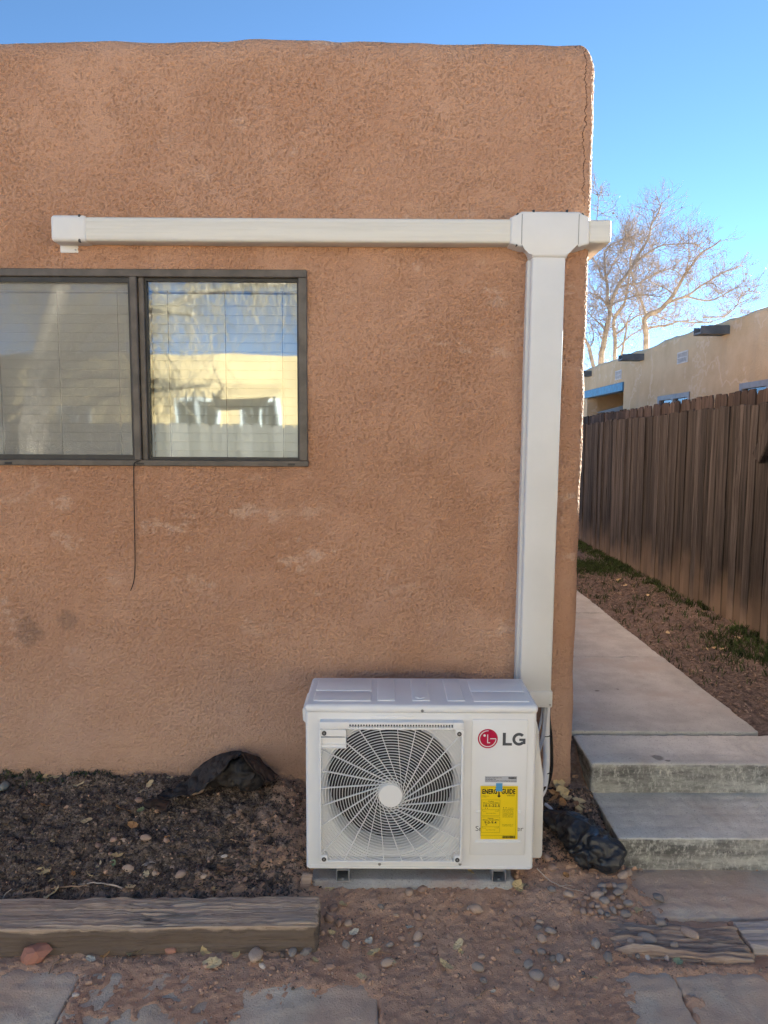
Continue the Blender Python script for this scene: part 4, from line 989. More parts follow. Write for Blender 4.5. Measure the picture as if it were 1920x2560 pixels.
def fabsheet(name, rows, mat, **k):
    V_, F_ = loft(rows, **k); o_ = mesh(name, V_, F_, mat, fab, smooth=True); sm_ = o_.modifiers.new('thickness', 'SOLIDIFY'); sm_.thickness = .003; return o_
fabsheet('draped_sheet', [[(470, 380, 3.10), (560, 290, 3.10), (680, 180, 3.10), (820, 105, 3.10), (960, 72, 3.10), (1045, 80, 3.10)],
                          [(480, 400, 3.04), (560, 330, 3.02), (690, 230, 3.02), (830, 150, 3.02), (960, 95, 3.03), (1048, 88, 3.04)],
                          [(500, 440, 2.96), (560, 410, 2.95), (690, 320, 2.95), (820, 235, 2.96), (950, 150, 2.97), (1045, 95, 2.99)],
                          [(530, 520, 2.88), (600, 480, 2.87), (690, 425, 2.88), (800, 320, 2.91), (930, 190, 2.94), (1040, 98, 2.97)]], FABR)
fabsheet('dusty_flap', [[(1040, 80, 3.10), (1100, 88, 3.10), (1200, 130, 3.10), (1290, 220, 3.10), (1400, 310, 3.09)],
                        [(1042, 90, 3.02), (1100, 130, 3.01), (1190, 190, 3.0), (1280, 270, 3.0), (1415, 325, 3.02)],
                        [(1045, 96, 2.97), (1090, 180, 2.94), (1150, 250, 2.93), (1230, 320, 2.93), (1290, 380, 2.92), (1418, 335, 2.98)]], FABR2)
fabsheet('torn_tail', [[(480, 365, 3.05), (380, 430, 3.0), (300, 440, 2.98), (210, 500, 2.93)], [(500, 420, 2.98), (410, 480, 2.93), (320, 520, 2.91), (225, 555, 2.88)], [(530, 500, 2.89), (470, 500, 2.88), (380, 515, 2.87), (240, 560, 2.87)]], FABR)
fabsheet('torn_tail', [[(150, 560, 2.86), (230, 550, 2.86), (340, 560, 2.86)], [(60, 600, 2.83), (180, 610, 2.82), (340, 590, 2.83)], [(120, 650, 2.79), (180, 620, 2.80), (260, 690, 2.77)]], FABR2, nu=24, nv=8)
o = blob('fabric_fold', [atY(*zf(720, 400), 3.0), atY(*zf(900, 310), 3.0), atY(*zf(1040, 270), 3.0), atY(*zf(1180, 340), 3.0), atY(*zf(1250, 390), 2.98)], [.02, .045, .06, .05, .02], FABR, 7.7, 1.0, 60, 48, .55)
o.parent = fab; o.matrix_parent_inverse = parent_inv(fab)
p0, p1 = gp(*z5(92, 1058), .012), gp(*z5(165, 1125), .008)
tag(MB().tube([p0, p0.lerp(p1, .5) + Vector((0, 0, .004)), p1], [.007, .008, .004], 6).build('plastic_scrap', PIPE), 'white broken plastic scrap on the dirt by the bag', 'scrap')

# ---- stones, leaves, twigs: each one a thing
def pebble_mesh(name, seed, angular=False):
    b = bmesh.new(); bmesh.ops.create_icosphere(b, subdivisions=2 if angular else 3, radius=.5); r = random.Random(seed); o3 = Vector((seed * 3.7, 1, 2))
    for v in b.verts:
        k = 1 + .22 * mn.noise(v.co * 2.2 + o3) + (.22 * mn.noise(v.co * 4 + o3) if angular else .05 * mn.noise(v.co * 5 + o3)); v.co *= k
        v.co.y *= .74 + .1 * r.random() * 0; v.co.z *= .56
    me = bpy.data.meshes.new(name); b.to_mesh(me); b.free()
    if not angular: me.polygons.foreach_set('use_smooth', [True] * len(me.polygons))
    return me
PEB = {}
def pebble(kind, ang, i):
    key = (kind, ang, i % 5)
    if key not in PEB: me = pebble_mesh('pebble', i % 5 + (10 if ang else 0), ang); me.materials.append(ST[kind]); PEB[key] = me
    return PEB[key]
rng = random.Random(5)
TONE = dict(g='grey', b='brown', t='tan', w='whitish', r='reddish', n='greenish grey')
def put_stone(u, v, wpx, kind, label, group=None, ang=False, name='pebble', rot=None, stretch=1, sink=.10, base=None):
    p = on_ground(u, v) if base is None else atZ(u, v, base)
    d = (p - cam.location).length; w = wpx / FPX * d
    o = bpy.data.objects.new(name, pebble(kind, ang, rng.randrange(99))); link(o)
    o.scale = (w * stretch, w * rng.uniform(.9, 1.1), w * rng.uniform(.9, 1.15)); o.rotation_euler = (rng.uniform(-.25, .25), rng.uniform(-.25, .25), rot if rot is not None else rng.uniform(0, 6.28))
    o.location = p + Vector((0, 0, w * (.28 - sink))); return tag(o, label, 'stone', group)
s4 = 1 / 1.4302; s3 = 1 / 2.0232; s5 = 1 / 2.8119
GRP = 'river pebbles scattered in the dirt'
front_peb = [(105, 278, 34, 'b'), (88, 315, 36, 'b'), (125, 330, 30, 'b'), (158, 332, 32, 't'), (203, 288, 26, 'b'), (150, 408, 30, 'g'), (10, 432, 34, 'g'), (306, 407, 26, 'g'), (404, 408, 24, 'g'), (377, 220, 34, 't'), (275, 270, 22, 'g'), (422, 210, 34, 'b'), (405, 308, 34, 'b'),
 (635, 450, 26, 't'), (764, 433, 26, 'g'), (849, 432, 26, 'g'), (890, 458, 26, 'g'), (836, 347, 26, 'g'), (850, 386, 36, 't'), (881, 360, 34, 'g'), (767, 327, 38, 'b'), (702, 294, 24, 'b'), (735, 262, 28, 'b'), (714, 377, 22, 'b'), (691, 357, 18, 'b'), (950, 442, 20, 'b'), (998, 508, 16, 'g'),
 (715, 185, 22, 'b'), (545, 290, 20, 'b'), (480, 320, 18, 'b'), (268, 230, 18, 'b'), (95, 487, 30, 'b'), (468, 430, 24, 'b'), (560, 262, 18, 'b'), (350, 385, 24, 'b'), (240, 365, 22, 'b'), (590, 275, 20, 'g'), (520, 205, 18, 'b'), (330, 300, 18, 't'), (820, 310, 22, 'b'), (845, 325, 24, 't')]
for x_, y_, w_, k_ in front_peb:
    put_stone(*z4(x_, y_), w_ * s4, k_, TONE[k_] + (' river pebble near the railway tie end' if x_ < 210 else ' river pebble in the dirt below the fan grille' if x_ < 600 else ' river pebble in the dirt below the brand logo panel' if x_ < 800 else ' river pebble midway between condenser and splintered timber') + (', closer to the pad' if y_ < 330 else ', farther from the pad'), GRP)
corner_peb = [(1205, 130, 34, 't'), (1157, 150, 36, 't'), (1139, 160, 36, 't'), (1200, 160, 34, 't'), (885, 210, 30, 'g'), (946, 228, 34, 't'), (888, 132, 30, 'b'), (866, 97, 34, 'b'), (1136, 202, 34, 'g'), (1122, 222, 38, 'g'), (1076, 252, 34, 'g'), (1049, 232, 40, 't'), (1065, 198, 30, 'g'), (1090, 196, 30, 'b'),
 (1110, 196, 26, 'g'), (1158, 260, 30, 'g'), (1105, 285, 28, 'g'), (1149, 300, 36, 'g'), (998, 288, 30, 't'), (1026, 290, 26, 'b'), (1070, 217, 28, 'g'), (1000, 262, 28, 'b'), (970, 255, 26, 'b'), (1128, 270, 24, 'b'), (1060, 290, 24, 'g'), (1085, 300, 22, 'g'), (1098, 240, 26, 'b'), (1140, 240, 24, 't'), (1100, 265, 22, 'b'), (1030, 265, 26, 'b'), (1050, 270, 22, 't'), (1010, 240, 22, 'b'), (975, 285, 22, 'b'), (1128, 292, 18, 'b'), (1175, 285, 16, 'b')]
for x_, y_, w_, k_ in corner_peb:
    put_stone(*z4(x_, y_), w_ * s4, k_, TONE[k_] + (' pebble against the lower step' if y_ < 175 and x_ > 1000 else ' pebble just right of the condenser corner' if x_ < 960 else ' pebble at the upper end of the cluster below the bag' if y_ < 235 else ' pebble low in the cluster left of the landing slab'), 'pebble cluster beside the landing slab')
for x_, y_, w_, k_, ang, lb in ((297, 474, 40, 't', 0, 'lone round tan pebble right of the railway tie end'), (406, 381, 40, 't', 0, 'largest tan pebble below the condenser fan'), (615, 283, 44, 't', 0, 'half-buried flat tan stone in the dirt below the condenser'), (621, 490, 38, 'g', 0, 'grey pebble in a dark hollow at bottom centre'),
  (642, 536, 26, 'g', 1, 'sharp grey stone chip at bottom centre'), (802, 479, 36, 'g', 0, 'smaller of two smooth grey pebbles low in the dirt'), (831, 520, 46, 'g', 0, 'larger of two smooth grey pebbles low in the dirt'), (893, 553, 46, 't', 1, 'angular tan rock, lowest stone at bottom centre'), (914, 458, 32, 'g', 1, 'angular grey stone above the tan rock'),
  (1043, 404, 34, 'g', 0, 'upright grey pebble left of the splintered timber'), (1087, 454, 38, 'g', 0, 'grey pebble at the lower left of the splintered timber')):
    put_stone(*z4(x_, y_), w_ * s4, k_, lb, None, bool(ang))
for x_, y_, w_, k_, st_, lb in ((1171, 396, 30, 't', 1, 'small tan pebble at the left end of the splintered timber'), (1226, 388, 46, 'g', 1.1, 'squarish grey stone on the splintered timber'), (1276, 332, 36, 'g', 1, 'grey pebble at the back edge of the splintered timber'), (1323, 409, 28, 'g', 1, 'round grey pebble in the middle of the splintered timber'), (1379, 368, 42, 't', 1.5, 'long tan stone lying across the splintered timber')):
    put_stone(*z4(x_, y_), w_ * s4, k_, lb, None, False, base=-.05, rot=rad(-65) if st_ > 1.2 else None, stretch=st_)
for x_, y_, w_, k_, lb in ((1193, 448, 22, 'g', 'small grey pebble in front of the splintered timber'), (1226, 452, 24, 'w', 'whitish pebble in front of the splintered timber, left one'), (1296, 455, 24, 'w', 'whitish pebble in front of the splintered timber, right one'), (1533, 340, 30, 'b', 'brown pebble in the gap between the two flush timbers')):
    put_stone(*z4(x_, y_), w_ * s4, k_, lb)
put_stone(*z4(1267, 244), 36 * s4, 'g', 'lone dark grey pebble lying on the landing slab', base=-.05, sink=.02)
for x_, y_, w_, k_, ang, lb in ((1292, 1082, 80, 't', 0, 'big flat tan river stone in front of the railway tie'), (1547, 1058, 46, 'g', 0, 'grey pebble at the front right end of the railway tie'), (1480, 1060, 44, 'g', 0, 'grey pebble second from the railway tie end'), (1327, 1130, 34, 'w', 1, 'small white stone chip below the big flat stone'), (1378, 1137, 30, 'b', 0, 'small brown pebble below the big flat stone'),
  (862, 1048, 46, 'r', 0, 'reddish pebble at the middle front of the railway tie'), (1000, 237, 50, 't', 0, 'tan pebble against the torn black fabric'), (20, 215, 56, 'n', 0, 'greenish grey stone at the left edge by the wall'), (383, 1275, 28, 'w', 1, 'white stone chip on the left pavers')):
    put_stone(*z3(x_, y_), w_ * s3, k_, lb, None, bool(ang), stretch=1.15)
put_stone(*z3(180, 1085), 118 * s3, 'r', 'angular red and white rock in front of the railway tie', None, True, 'rock', rad(20), 1.0, .1)
for x_, y_, w_, k_ in ((738, 488, 46, 't'), (578, 490, 40, 'b'), (626, 488, 28, 't'), (497, 520, 36, 'b'), (832, 445, 36, 't'), (648, 640, 50, 't'), (748, 620, 34, 'g'), (780, 637, 28, 't'), (915, 668, 50, 't'), (875, 630, 32, 't'), (700, 292, 40, 'b'), (1030, 675, 28, 't'), (1135, 572, 28, 'w'), (1205, 620, 30, 'b'), (980, 345, 34, 'b'), (1440, 400, 28, 'b'), (1180, 400, 30, 'b'), (1240, 690, 26, 'b'), (930, 560, 26, 'b'), (1350, 640, 26, 'b'), (560, 560, 24, 'b')):
    put_stone(*z3(x_, y_), w_ * s3, k_, TONE[k_] + ' pebble in the planting bed ' + ('near the fabric' if y_ < 420 else 'behind the tie, left half' if x_ < 800 else 'behind the tie, right half'), 'pebbles in the planting bed')

def leaf_mesh(seed, shape):
    r = random.Random(seed); n = 14; V_ = [(0, 0, 0)]; F_ = []
    for k in range(n):
        a_ = k / n * 6.28318
        if shape == 0: rr_ = .5 * (1 - .42 * abs(math.sin(a_))) * (1 + .12 * (k % 2))
        else: rr_ = .5 * (.62 + .38 * abs(math.cos(2.5 * a_ / 2))) * (1 + .16 * (k % 2)) * r.uniform(.85, 1.1)
        for s_ in (.5, 1.0):
            x_, y_ = rr_ * s_ * math.cos(a_), rr_ * s_ * math.sin(a_)
            V_.append((x_, y_, .35 * y_ * y_ * r.uniform(.6, 1.8) + .28 * x_ * x_ * r.uniform(.2, 1.6) + r.uniform(-.02, .05)))
    for k in range(n):
        a_, c_ = 1 + 2 * k, 1 + 2 * ((k + 1) % n); F_ += [(0, a_, c_), (a_, a_ + 1, c_ + 1, c_)]
    V_ += [(.45, -.008, .03), (.45, .008, .03), (.72, .004, .07)]; F_.append((len(V_) - 3, len(V_) - 2, len(V_) - 1))
    me = bpy.data.meshes.new('leaf'); me.from_pydata(V_, [], F_); return me
LM = {}
def put_leaf(u, v, wpx, kind, label, group, base=None, lift=.002):
    key = (kind, rng.randrange(6))
    if key not in LM: me = leaf_mesh(key[1] * 7 + ord(kind), key[1] % 2); me.materials.append(LF[kind]); LM[key] = me
    p = on_ground(u, v) if base is None else atZ(u, v, base)
    w = wpx / FPX * (p - cam.location).length * 1.2
    o = bpy.data.objects.new('fallen_leaf', LM[key]); link(o); o.scale = (w, w, w * rng.uniform(.8, 1.5)); o.rotation_euler = (rng.uniform(-.45, .45), rng.uniform(-.45, .45), rng.uniform(0, 6.28)); o.location = p + Vector((0, 0, lift + w * .10))
    return tag(o, label, 'leaf', group)
COLN = dict(y='yellow', o='orange', b='brown', g='green', w='pale')
for x_, y_, w_, k_ in ((220, 657, 52, 'y'), (470, 677, 46, 'y'), (592, 570, 44, 'y'), (535, 668, 40, 'o'), (500, 617, 30, 'y'), (436, 400, 42, 'y'), (228, 318, 36, 'o'), (270, 172, 70, 'y'), (398, 190, 40, 'y'), (625, 342, 70, 'o'), (672, 418, 46, 'o'), (840, 492, 36, 'o'), (742, 230, 70, 'y'), (860, 180, 40, 'y'), (270, 765, 60, 'y'), (370, 660, 26, 'o'), (173, 460, 28, 'y'), (260, 697, 28, 'y'), (740, 665, 36, 'y'), (655, 765, 40, 'y'), (265, 497, 24, 'y'), (712, 343, 34, 'g'), (1090, 745, 36, 'y'), (1015, 715, 24, 'y'), (570, 610, 26, 'g'), (1135, 650, 60, 'b'), (15, 552, 20, 'w'), (370, 745, 60, 'y'), (440, 590, 30, 'b'), (640, 160, 30, 'y'), (740, 165, 36, 'y')):
    put_leaf(*z3(x_, y_), w_ * s3, k_, COLN[k_] + ' dry fallen leaf lying on the planting bed', 'leaves on the planting bed')
for x_, y_, w_, k_, lb in ((690, 1060, 66, 'y', 'curled yellow leaf against the front of the railway tie'), (530, 1068, 54, 'o', 'orange leaf at the front left of the railway tie'), (1050, 1055, 50, 'y', 'folded yellow leaf under the right half of the railway tie'), (1075, 1122, 70, 'y', 'large lobed yellow leaf on the dirt in front of the railway tie'), (458, 1095, 36, 'w', 'pale scrap of leaf by the left paver joint'), (1195, 1065, 44, 'y', 'yellow leaf left of the big flat stone'), (1140, 1020, 40, 'y', 'yellow leaf tucked under the railway tie front'), (1310, 1105, 34, 'y', 'small yellow leaf below the big flat stone'), (1595, 1100, 30, 'y', 'small yellow leaf off the railway tie end')):
    put_leaf(*z3(x_, y_), w_ * s3, k_, lb, None)
for x_, y_, w_, k_ in ((95, 200, 34, 'y'), (140, 265, 24, 'y'), (765, 203, 34, 'y'), (790, 195, 20, 'y'), (252, 442, 40, 'y'), (205, 523, 28, 'y'), (233, 395, 22, 'w'), (508, 485, 40, 'y'), (552, 410, 34, 'y'), (178, 365, 28, 'w'), (378, 347, 20, 'w'), (935, 160, 26, 'o'), (320, 470, 20, 'y'), (560, 432, 18, 'y'), (278, 186, 22, 'y'), (1337, 470, 24, 'g'), (1555, 400, 20, 'y'), (1195, 285, 24, 'y'), (840, 380, 16, 'y'), (100, 365, 20, 'y'), (740, 385, 16, 'y'), (675, 575, 16, 'w'), (815, 572, 18, 'w'), (1040, 525, 16, 'y')):
    put_leaf(*z4(x_, y_), w_ * s4, k_, COLN[k_] + ' dry leaf on bare dirt ' + ('by the railway tie end' if x_ < 300 else 'below the fan grille' if x_ < 640 else 'near the condenser right foot' if x_ < 1000 else 'around the splintered timber'), 'leaves on the bare dirt')
put_leaf(*z4(595, 147), 26 * s4, 'y', 'yellow leaf lying on the condenser pad', None, base=.002)
for x_, y_, w_, k_ in ((160, 845, 50, 'y'), (205, 850, 44, 'y'), (190, 935, 64, 'y'), (150, 985, 60, 'o'), (215, 1000, 84, 'y'), (260, 1030, 54, 'y'), (215, 1055, 60, 'o'), (330, 1040, 70, 'y'), (350, 1070, 50, 'y'), (325, 1095, 54, 'y'), (150, 1035, 60, 'o'), (295, 1080, 60, 'b'), (245, 1160, 40, 'o'), (330, 1130, 44, 'y'), (300, 880, 44, 'b'), (240, 900, 50, 'b'), (130, 900, 50, 'b'), (270, 970, 50, 'o'), (185, 1085, 50, 'b'), (300, 790, 40, 'b'), (250, 745, 36, 'b')):
    put_leaf(*z5(x_, y_), w_ * s5, k_, COLN[k_] + ' leaf in the pile between the condenser and the steps', 'leaf pile by the steps', lift=rng.uniform(.003, .02))
for x_, y_, w_, k_ in ((345, 482, 44, 'b'), (318, 470, 40, 'o'), (300, 508, 40, 'b'), (330, 500, 44, 'b'), (365, 505, 36, 'b')):
    put_leaf(*z5(x_, y_), w_ * s5, k_, COLN[k_] + ' leaf caught at the house corner beside the path', 'leaves at the house corner', base=.215)
for x_, y_, w_, k_, lb in ((465, 1230, 36, 'y', 'yellow leaf beside the lower step side'), (910, 1512, 34, 'y', 'yellow leaf on the landing slab under the lower step'), (815, 1492, 24, 'y', 'small yellow leaf at the lower step front corner')):
    put_leaf(*z5(x_, y_), w_ * s5, k_, lb, None)
z7 = lambda x, y: (1430 + x / 2.633, 1000 + y / 2.633)
for x_, y_, w_ in ((308, 1190, 30), (405, 1215, 28), (350, 1225, 24), (440, 1385, 22), (630, 1535, 24), (890, 1645, 22), (985, 1645, 26), (935, 1635, 20), (100, 1010, 24), (200, 1080, 20), (500, 1290, 24), (1090, 1570, 30), (860, 1405, 24)):
    put_leaf(*z7(x_, y_), w_ / 2.633, 'y', 'dry leaf on the dirt strip between path and fence', 'leaves along the fence strip', base=.225)
def twig(pts, r, mat, label, zfun, lift=.006):
    P_ = [gp(*zfun(*q_), lift) for q_ in pts]; P_ = smooth_path(P_, 5)
    P_ = [q_ + Vector((0, 0, .004 * mn.noise(q_ * 40))) for q_ in P_]
    n_ = len(P_); tag(MB().tube(P_, [r * (1 - .6 * i / (n_ - 1)) for i in range(n_)], 5).build('twig', mat), label, 'twig')
twig([(620, 745), (545, 725), (460, 718), (395, 730)], .0032, TWIGW, 'bleached twig behind the railway tie', z3, .012)
twig([(445, 738), (300, 745), (130, 778), (0, 812)], .003, TWIG, 'long thin twig crossing the left end of the railway tie', z3, .016)
twig([(0, 890), (30, 840), (65, 800)], .002, TWIGW, 'pale grass stalk hanging over the railway tie at the left edge', z3, .05)
twig([(655, 663), (720, 620), (770, 604), (842, 606)], .0025, TWIGW, 'white curved twig in the middle of the bed', z3)
twig([(1165, 500), (1240, 512), (1385, 543)], .0022, TWIG, 'straight brown twig in the bed near the condenser', z3, .014)
twig([(325, 1095), (265, 1130), (235, 1220), (222, 1300), (222, 1380)], .0028, TWIG, 'long bent twig lying on the left pavers', z3)
twig([(600, 445), (605, 370)], .0016, TWIG, 'short upright twig among the bed leaves', z3)
twig([(1190, 530), (1255, 570)], .0016, TWIG, 'short twig below the straight brown one', z3)
twig([(833, 135), (880, 180), (940, 205), (1000, 220)], .0024, TWIGW, 'pale forked twig running from the condenser to the pebble cluster', z4)
twig([(885, 185), (915, 195), (960, 196)], .0018, TWIGW, 'short pale twig crossing the forked one', z4)
twig([(608, 606), (640, 580), (660, 566)], .0026, TWIG, 'short stick at bottom centre', z4)
twig([(830, 195), (855, 222)], .0018, TWIG, 'tiny stick below the condenser corner', z4)
twig([(195, 412), (260, 430), (330, 445)], .0018, TWIG, 'thin twig in the dirt right of the railway tie', z4)

# ---- loose mulch, crumbs and grass (uncountable)
def chips(name, n, region, size, elong, mat, label, seed, kind_lift=.3, mask=None):
    r = np.random.default_rng(seed); x = r.uniform(region[0], region[1], n * 3); y = r.uniform(region[2], region[3], n * 3)
    if mask is not None:
        k = r.uniform(0, 1, n * 3) < mask(x, y); x, y = x[k], y[k]
    x, y = x[:n], y[:n]; n = len(x); z = gh(x, y); L = size * np.exp(r.normal(0, .45, n)); e = r.uniform(*elong, n)
    base = np.array([[-.5, -.5, 0], [.5, -.4, 0], [.45, .5, 0], [-.5, .4, 0], [-.3, -.3, 1], [.35, -.3, .8], [.3, .3, .9], [-.35, .25, .7]])
    V_ = np.tile(base, (n, 1, 1)) + r.normal(0, .09, (n, 8, 3)); V_[..., 0] *= L[:, None]; V_[..., 1] *= (L * e)[:, None]; V_[..., 2] *= (L * np.maximum(e, .35) * .7)[:, None]
    a = r.uniform(0, 6.283, n); tl = r.normal(0, .35, n); c, s = np.cos(tl)[:, None], np.sin(tl)[:, None]
    X_, Z_ = V_[..., 0] * c - V_[..., 2] * s, V_[..., 0] * s + V_[..., 2] * c
    c, s = np.cos(a)[:, None], np.sin(a)[:, None]
    P_ = np.stack([X_ * c - V_[..., 1] * s + x[:, None], X_ * s + V_[..., 1] * c + y[:, None], Z_ + (z - L * .12)[:, None]], -1)
    f = np.array([[0, 3, 2, 1], [4, 5, 6, 7], [0, 1, 5, 4], [1, 2, 6, 5], [2, 3, 7, 6], [3, 0, 4, 7]])
    F_ = (f[None] + (np.arange(n) * 8)[:, None, None]).reshape(-1, 4)
    return tag(mesh(name, P_.reshape(-1, 3), F_, mat), label, None, None, 'stuff')
bedm = lambda x, y: sst(-.25, -.6, x + .1 * T_mid(x, y)) * sst(2.42, 2.47, y)
bedall = lambda x, y: sst(-.22, -.34, x) * sst(2.42, 2.46, y)
chips('mulch', 15000, (-1.75, -.22, 2.40, 3.1), .011, (.2, .55), MULCH[0], 'dark shredded mulch covering the planting bed', 1, mask=bedm)
chips('mulch', 7000, (-1.75, -.22, 2.40, 3.1), .010, (.2, .6), MULCH[1], 'brown bark chips mixed into the planting bed', 2, mask=bedall)
chips('soil_crumbs', 6500, (-1.6, 1.6, 1.8, 3.1), .0062, (.6, 1), MULCH[2], 'reddish soil crumbs on the dirt', 3, mask=lambda x, y: (.25 + .75 * sst(-.3, .8, T_mid(x * 1.3 + 2, y * 1.3))) * (gh(x, y) > -.064) * (1 - .8 * sst(-.3, -.6, x) * (y > 2.44)) * (1 - .75 * sst(2.15, 2.05, y)))
chips('dark_soil_crumbs', 1800, (-1.6, 1.4, 1.8, 3.1), .0042, (.6, 1), MULCH[1], 'dark soil crumbs on the dirt', 4, mask=lambda x, y: (.25 + .75 * sst(-.1, .9, T_mid(x * 1.1 + 5, y * 1.1))) * (gh(x, y) > -.064))
chips('pale_grit', 2200, (-1.75, 1.5, 1.8, 3.1), .0045, (.4, 1), MULCH[3], 'pale grit and seed husks on the soil', 5)
chips('mulch', 1500, (.6, .95, 2.72, 3.12), .011, (.25, .6), MULCH[0], 'dark litter between the condenser and the steps', 6)
chips('yard_litter', 9000, (1.88, 2.76, 3.7, 8.2), .012, (.25, .7), MULCH[1], 'brown litter on the strip beside the path', 7, mask=lambda x, y: .5 + .5 * sst(-.5, .5, T_mid(x, y)))
chips('yard_grit', 3500, (1.88, 2.76, 3.7, 8.2), .009, (.25, .8), MULCH[3], 'pale chips on the strip beside the path', 8, mask=lambda x, y: .25 + .5 * sst(0, 1, T_mid(x + 3, y)))
def grass(name, n, region, h, label, seed, mask):
    r = np.random.default_rng(seed); x = r.uniform(region[0], region[1], n * 3); y = r.uniform(region[2], region[3], n * 3); k = r.uniform(0, 1, n * 3) < mask(x, y); x, y = x[k][:n], y[k][:n]; n = len(x); z = gh(x, y)
    a = r.uniform(0, 6.283, n); hh_ = h * r.uniform(.4, 1.2, n); ln = r.uniform(.2, .9, n) * hh_; w = .0022 + .0012 * r.uniform(0, 1, n)
    dx, dy = np.cos(a), np.sin(a)
    P_ = np.stack([np.stack([x - dy * w, y + dx * w, z - .002], -1), np.stack([x + dy * w, y - dx * w, z - .002], -1), np.stack([x + dx * ln * .5 + dy * w * .7, y + dy * ln * .5 - dx * w * .7, z + hh_ * .65], -1), np.stack([x + dx * ln, y + dy * ln, z + hh_], -1)], 1)
    F_ = np.concatenate([np.array([[0, 1, 2]]) + (np.arange(n) * 4)[:, None], np.array([[0, 2, 3]]) + (np.arange(n) * 4)[:, None]])
    return tag(mesh(name, P_.reshape(-1, 3), F_, GRASS), label, None, None, 'stuff')
gm = lambda x, y: np.clip(sst(2.55, 2.74, x) * sst(.2, .9, T_mid(x, y * .6) + .9 * (y > 8)) + sst(2.2, 2.6, x) * sst(5.4, 5.0, y) * sst(4.4, 4.7, y) * sst(-.6, .4, T_mid(x, y)) + .25 * sst(.8, 1.5, T_mid(x + 1, y + 1)) + sst(2.0, 2.2, x) * sst(7.6, 8.0, y) * sst(8.8, 8.4, y) * .5, 0, 1)
grass('grass', 26000, (1.9, 2.78, 4.2, 11.5), .045, 'sparse green grass along the fence foot', 3, gm)
grass('grass', 420, (-1.75, -1.2, 3.04, 3.12), .016, 'low green tufts against the wall at the left', 4, lambda x, y: sst(-1.15, -1.3, x) * sst(3.03, 3.09, y) * sst(-.8, .3, T_mid(x * 2, y)))

# ---- bare trees behind the tan building
def bare_tree(name, label, cat_group, limbs, Y, seed, twig_mat, trunk_to, tw=1.0, leaves=160, leafmat=None):
    """limbs: list of (points in photo pixels with depth offsets, base radius); twigs are grown along them"""
    r = random.Random(seed); root = empty(name, trunk_to, label, 'tree', cat_group)
    tr_ = MB(); cr_ = MB(); tips = []
    def grow(mb, p, d, L, rad_, depth):
        n_ = 4 if depth else 3; pts = [p]; rs = [rad_]
        dd = d.copy()
        for i in range(n_):
            dd = (dd + Vector((r.uniform(-.25, .25), r.uniform(-.25, .25), r.uniform(-.14, .22)))).normalized(); pts.append(pts[-1] + dd * L / n_); rs.append(rad_ * (1 - .72 * (i + 1) / n_))
        mb.tube(pts, rs, 3 if rad_ < .012 else 4, cap=False); tips.append(pts[-1])
        if depth > 0:
            for k in range(r.randint(3, 5)):
                t = r.uniform(.2, 1.0) * n_; i = min(int(t), n_ - 1); q_ = pts[i].lerp(pts[i + 1], t - i)
                ax = Vector((r.uniform(-1, 1), r.uniform(-1, 1), r.uniform(-.5, 1))).normalized()
                nd = (dd * .75 + ax * .8).normalized(); grow(mb, q_, nd, L * r.uniform(.42, .68), max(rad_ * .5, .0038), depth - 1)
    for pix, r0 in limbs:
        pts = smooth_path([atY(*z6(x, y), Y + dy) for x, y, dy in pix], 6); n_ = len(pts)
        pts = [q_ + Vector((mn.noise(q_ * 2.1), mn.noise(q_ * 2.1 + Vector((7, 7, 7))), mn.noise(q_ * 1.7 + Vector((3, 3, 3))))) * .06 for q_ in pts]
        (tr_ if r0 > .05 else cr_).tube(pts, [r0 * .6 * (1 - .85 * i / (n_ - 1)) + .006 for i in range(n_)], 7 if r0 > .05 else 5)
        for i in range(3, n_):
            for k in range(r.choice((2, 2, 3)) if tw >= 1 else r.choice((1, 1, 2))):
                d = (pts[i] - pts[i - 1]).normalized(); ax = Vector((r.uniform(-1, 1), r.uniform(-1, 1), r.uniform(-.7, .9))).normalized()
                grow(cr_, pts[i - 1].lerp(pts[i], r.random()), (d * .45 + ax).normalized(), r.uniform(.45, 1.15) * (1.15 - .6 * i / n_), .0095, 2)
    tr_.build('trunk', BARK, root); crown = cr_.build('crown', twig_mat, root)
    b = MB()
    for k in range(leaves):
        q_ = r.choice(tips); s_ = r.uniform(.018, .04); u_ = Vector((r.uniform(-1, 1), r.uniform(-1, 1), r.uniform(-1, 1))).normalized(); v_ = u_.orthogonal().normalized()
        vs_ = [b.bm.verts.new(q_ + u_ * s_ * a_ + v_ * s_ * c_ * .7) for a_, c_ in ((-1, 0), (0, -1), (1, 0), (0, 1))]; b.bm.faces.new(vs_)
    b.build('leaves', leafmat or LF['o'], crown); return root
def below(x, y, dy, Y): q_ = atY(*z6(x, y), Y + dy); q_.z = .2; return q_
YT1 = 21.0
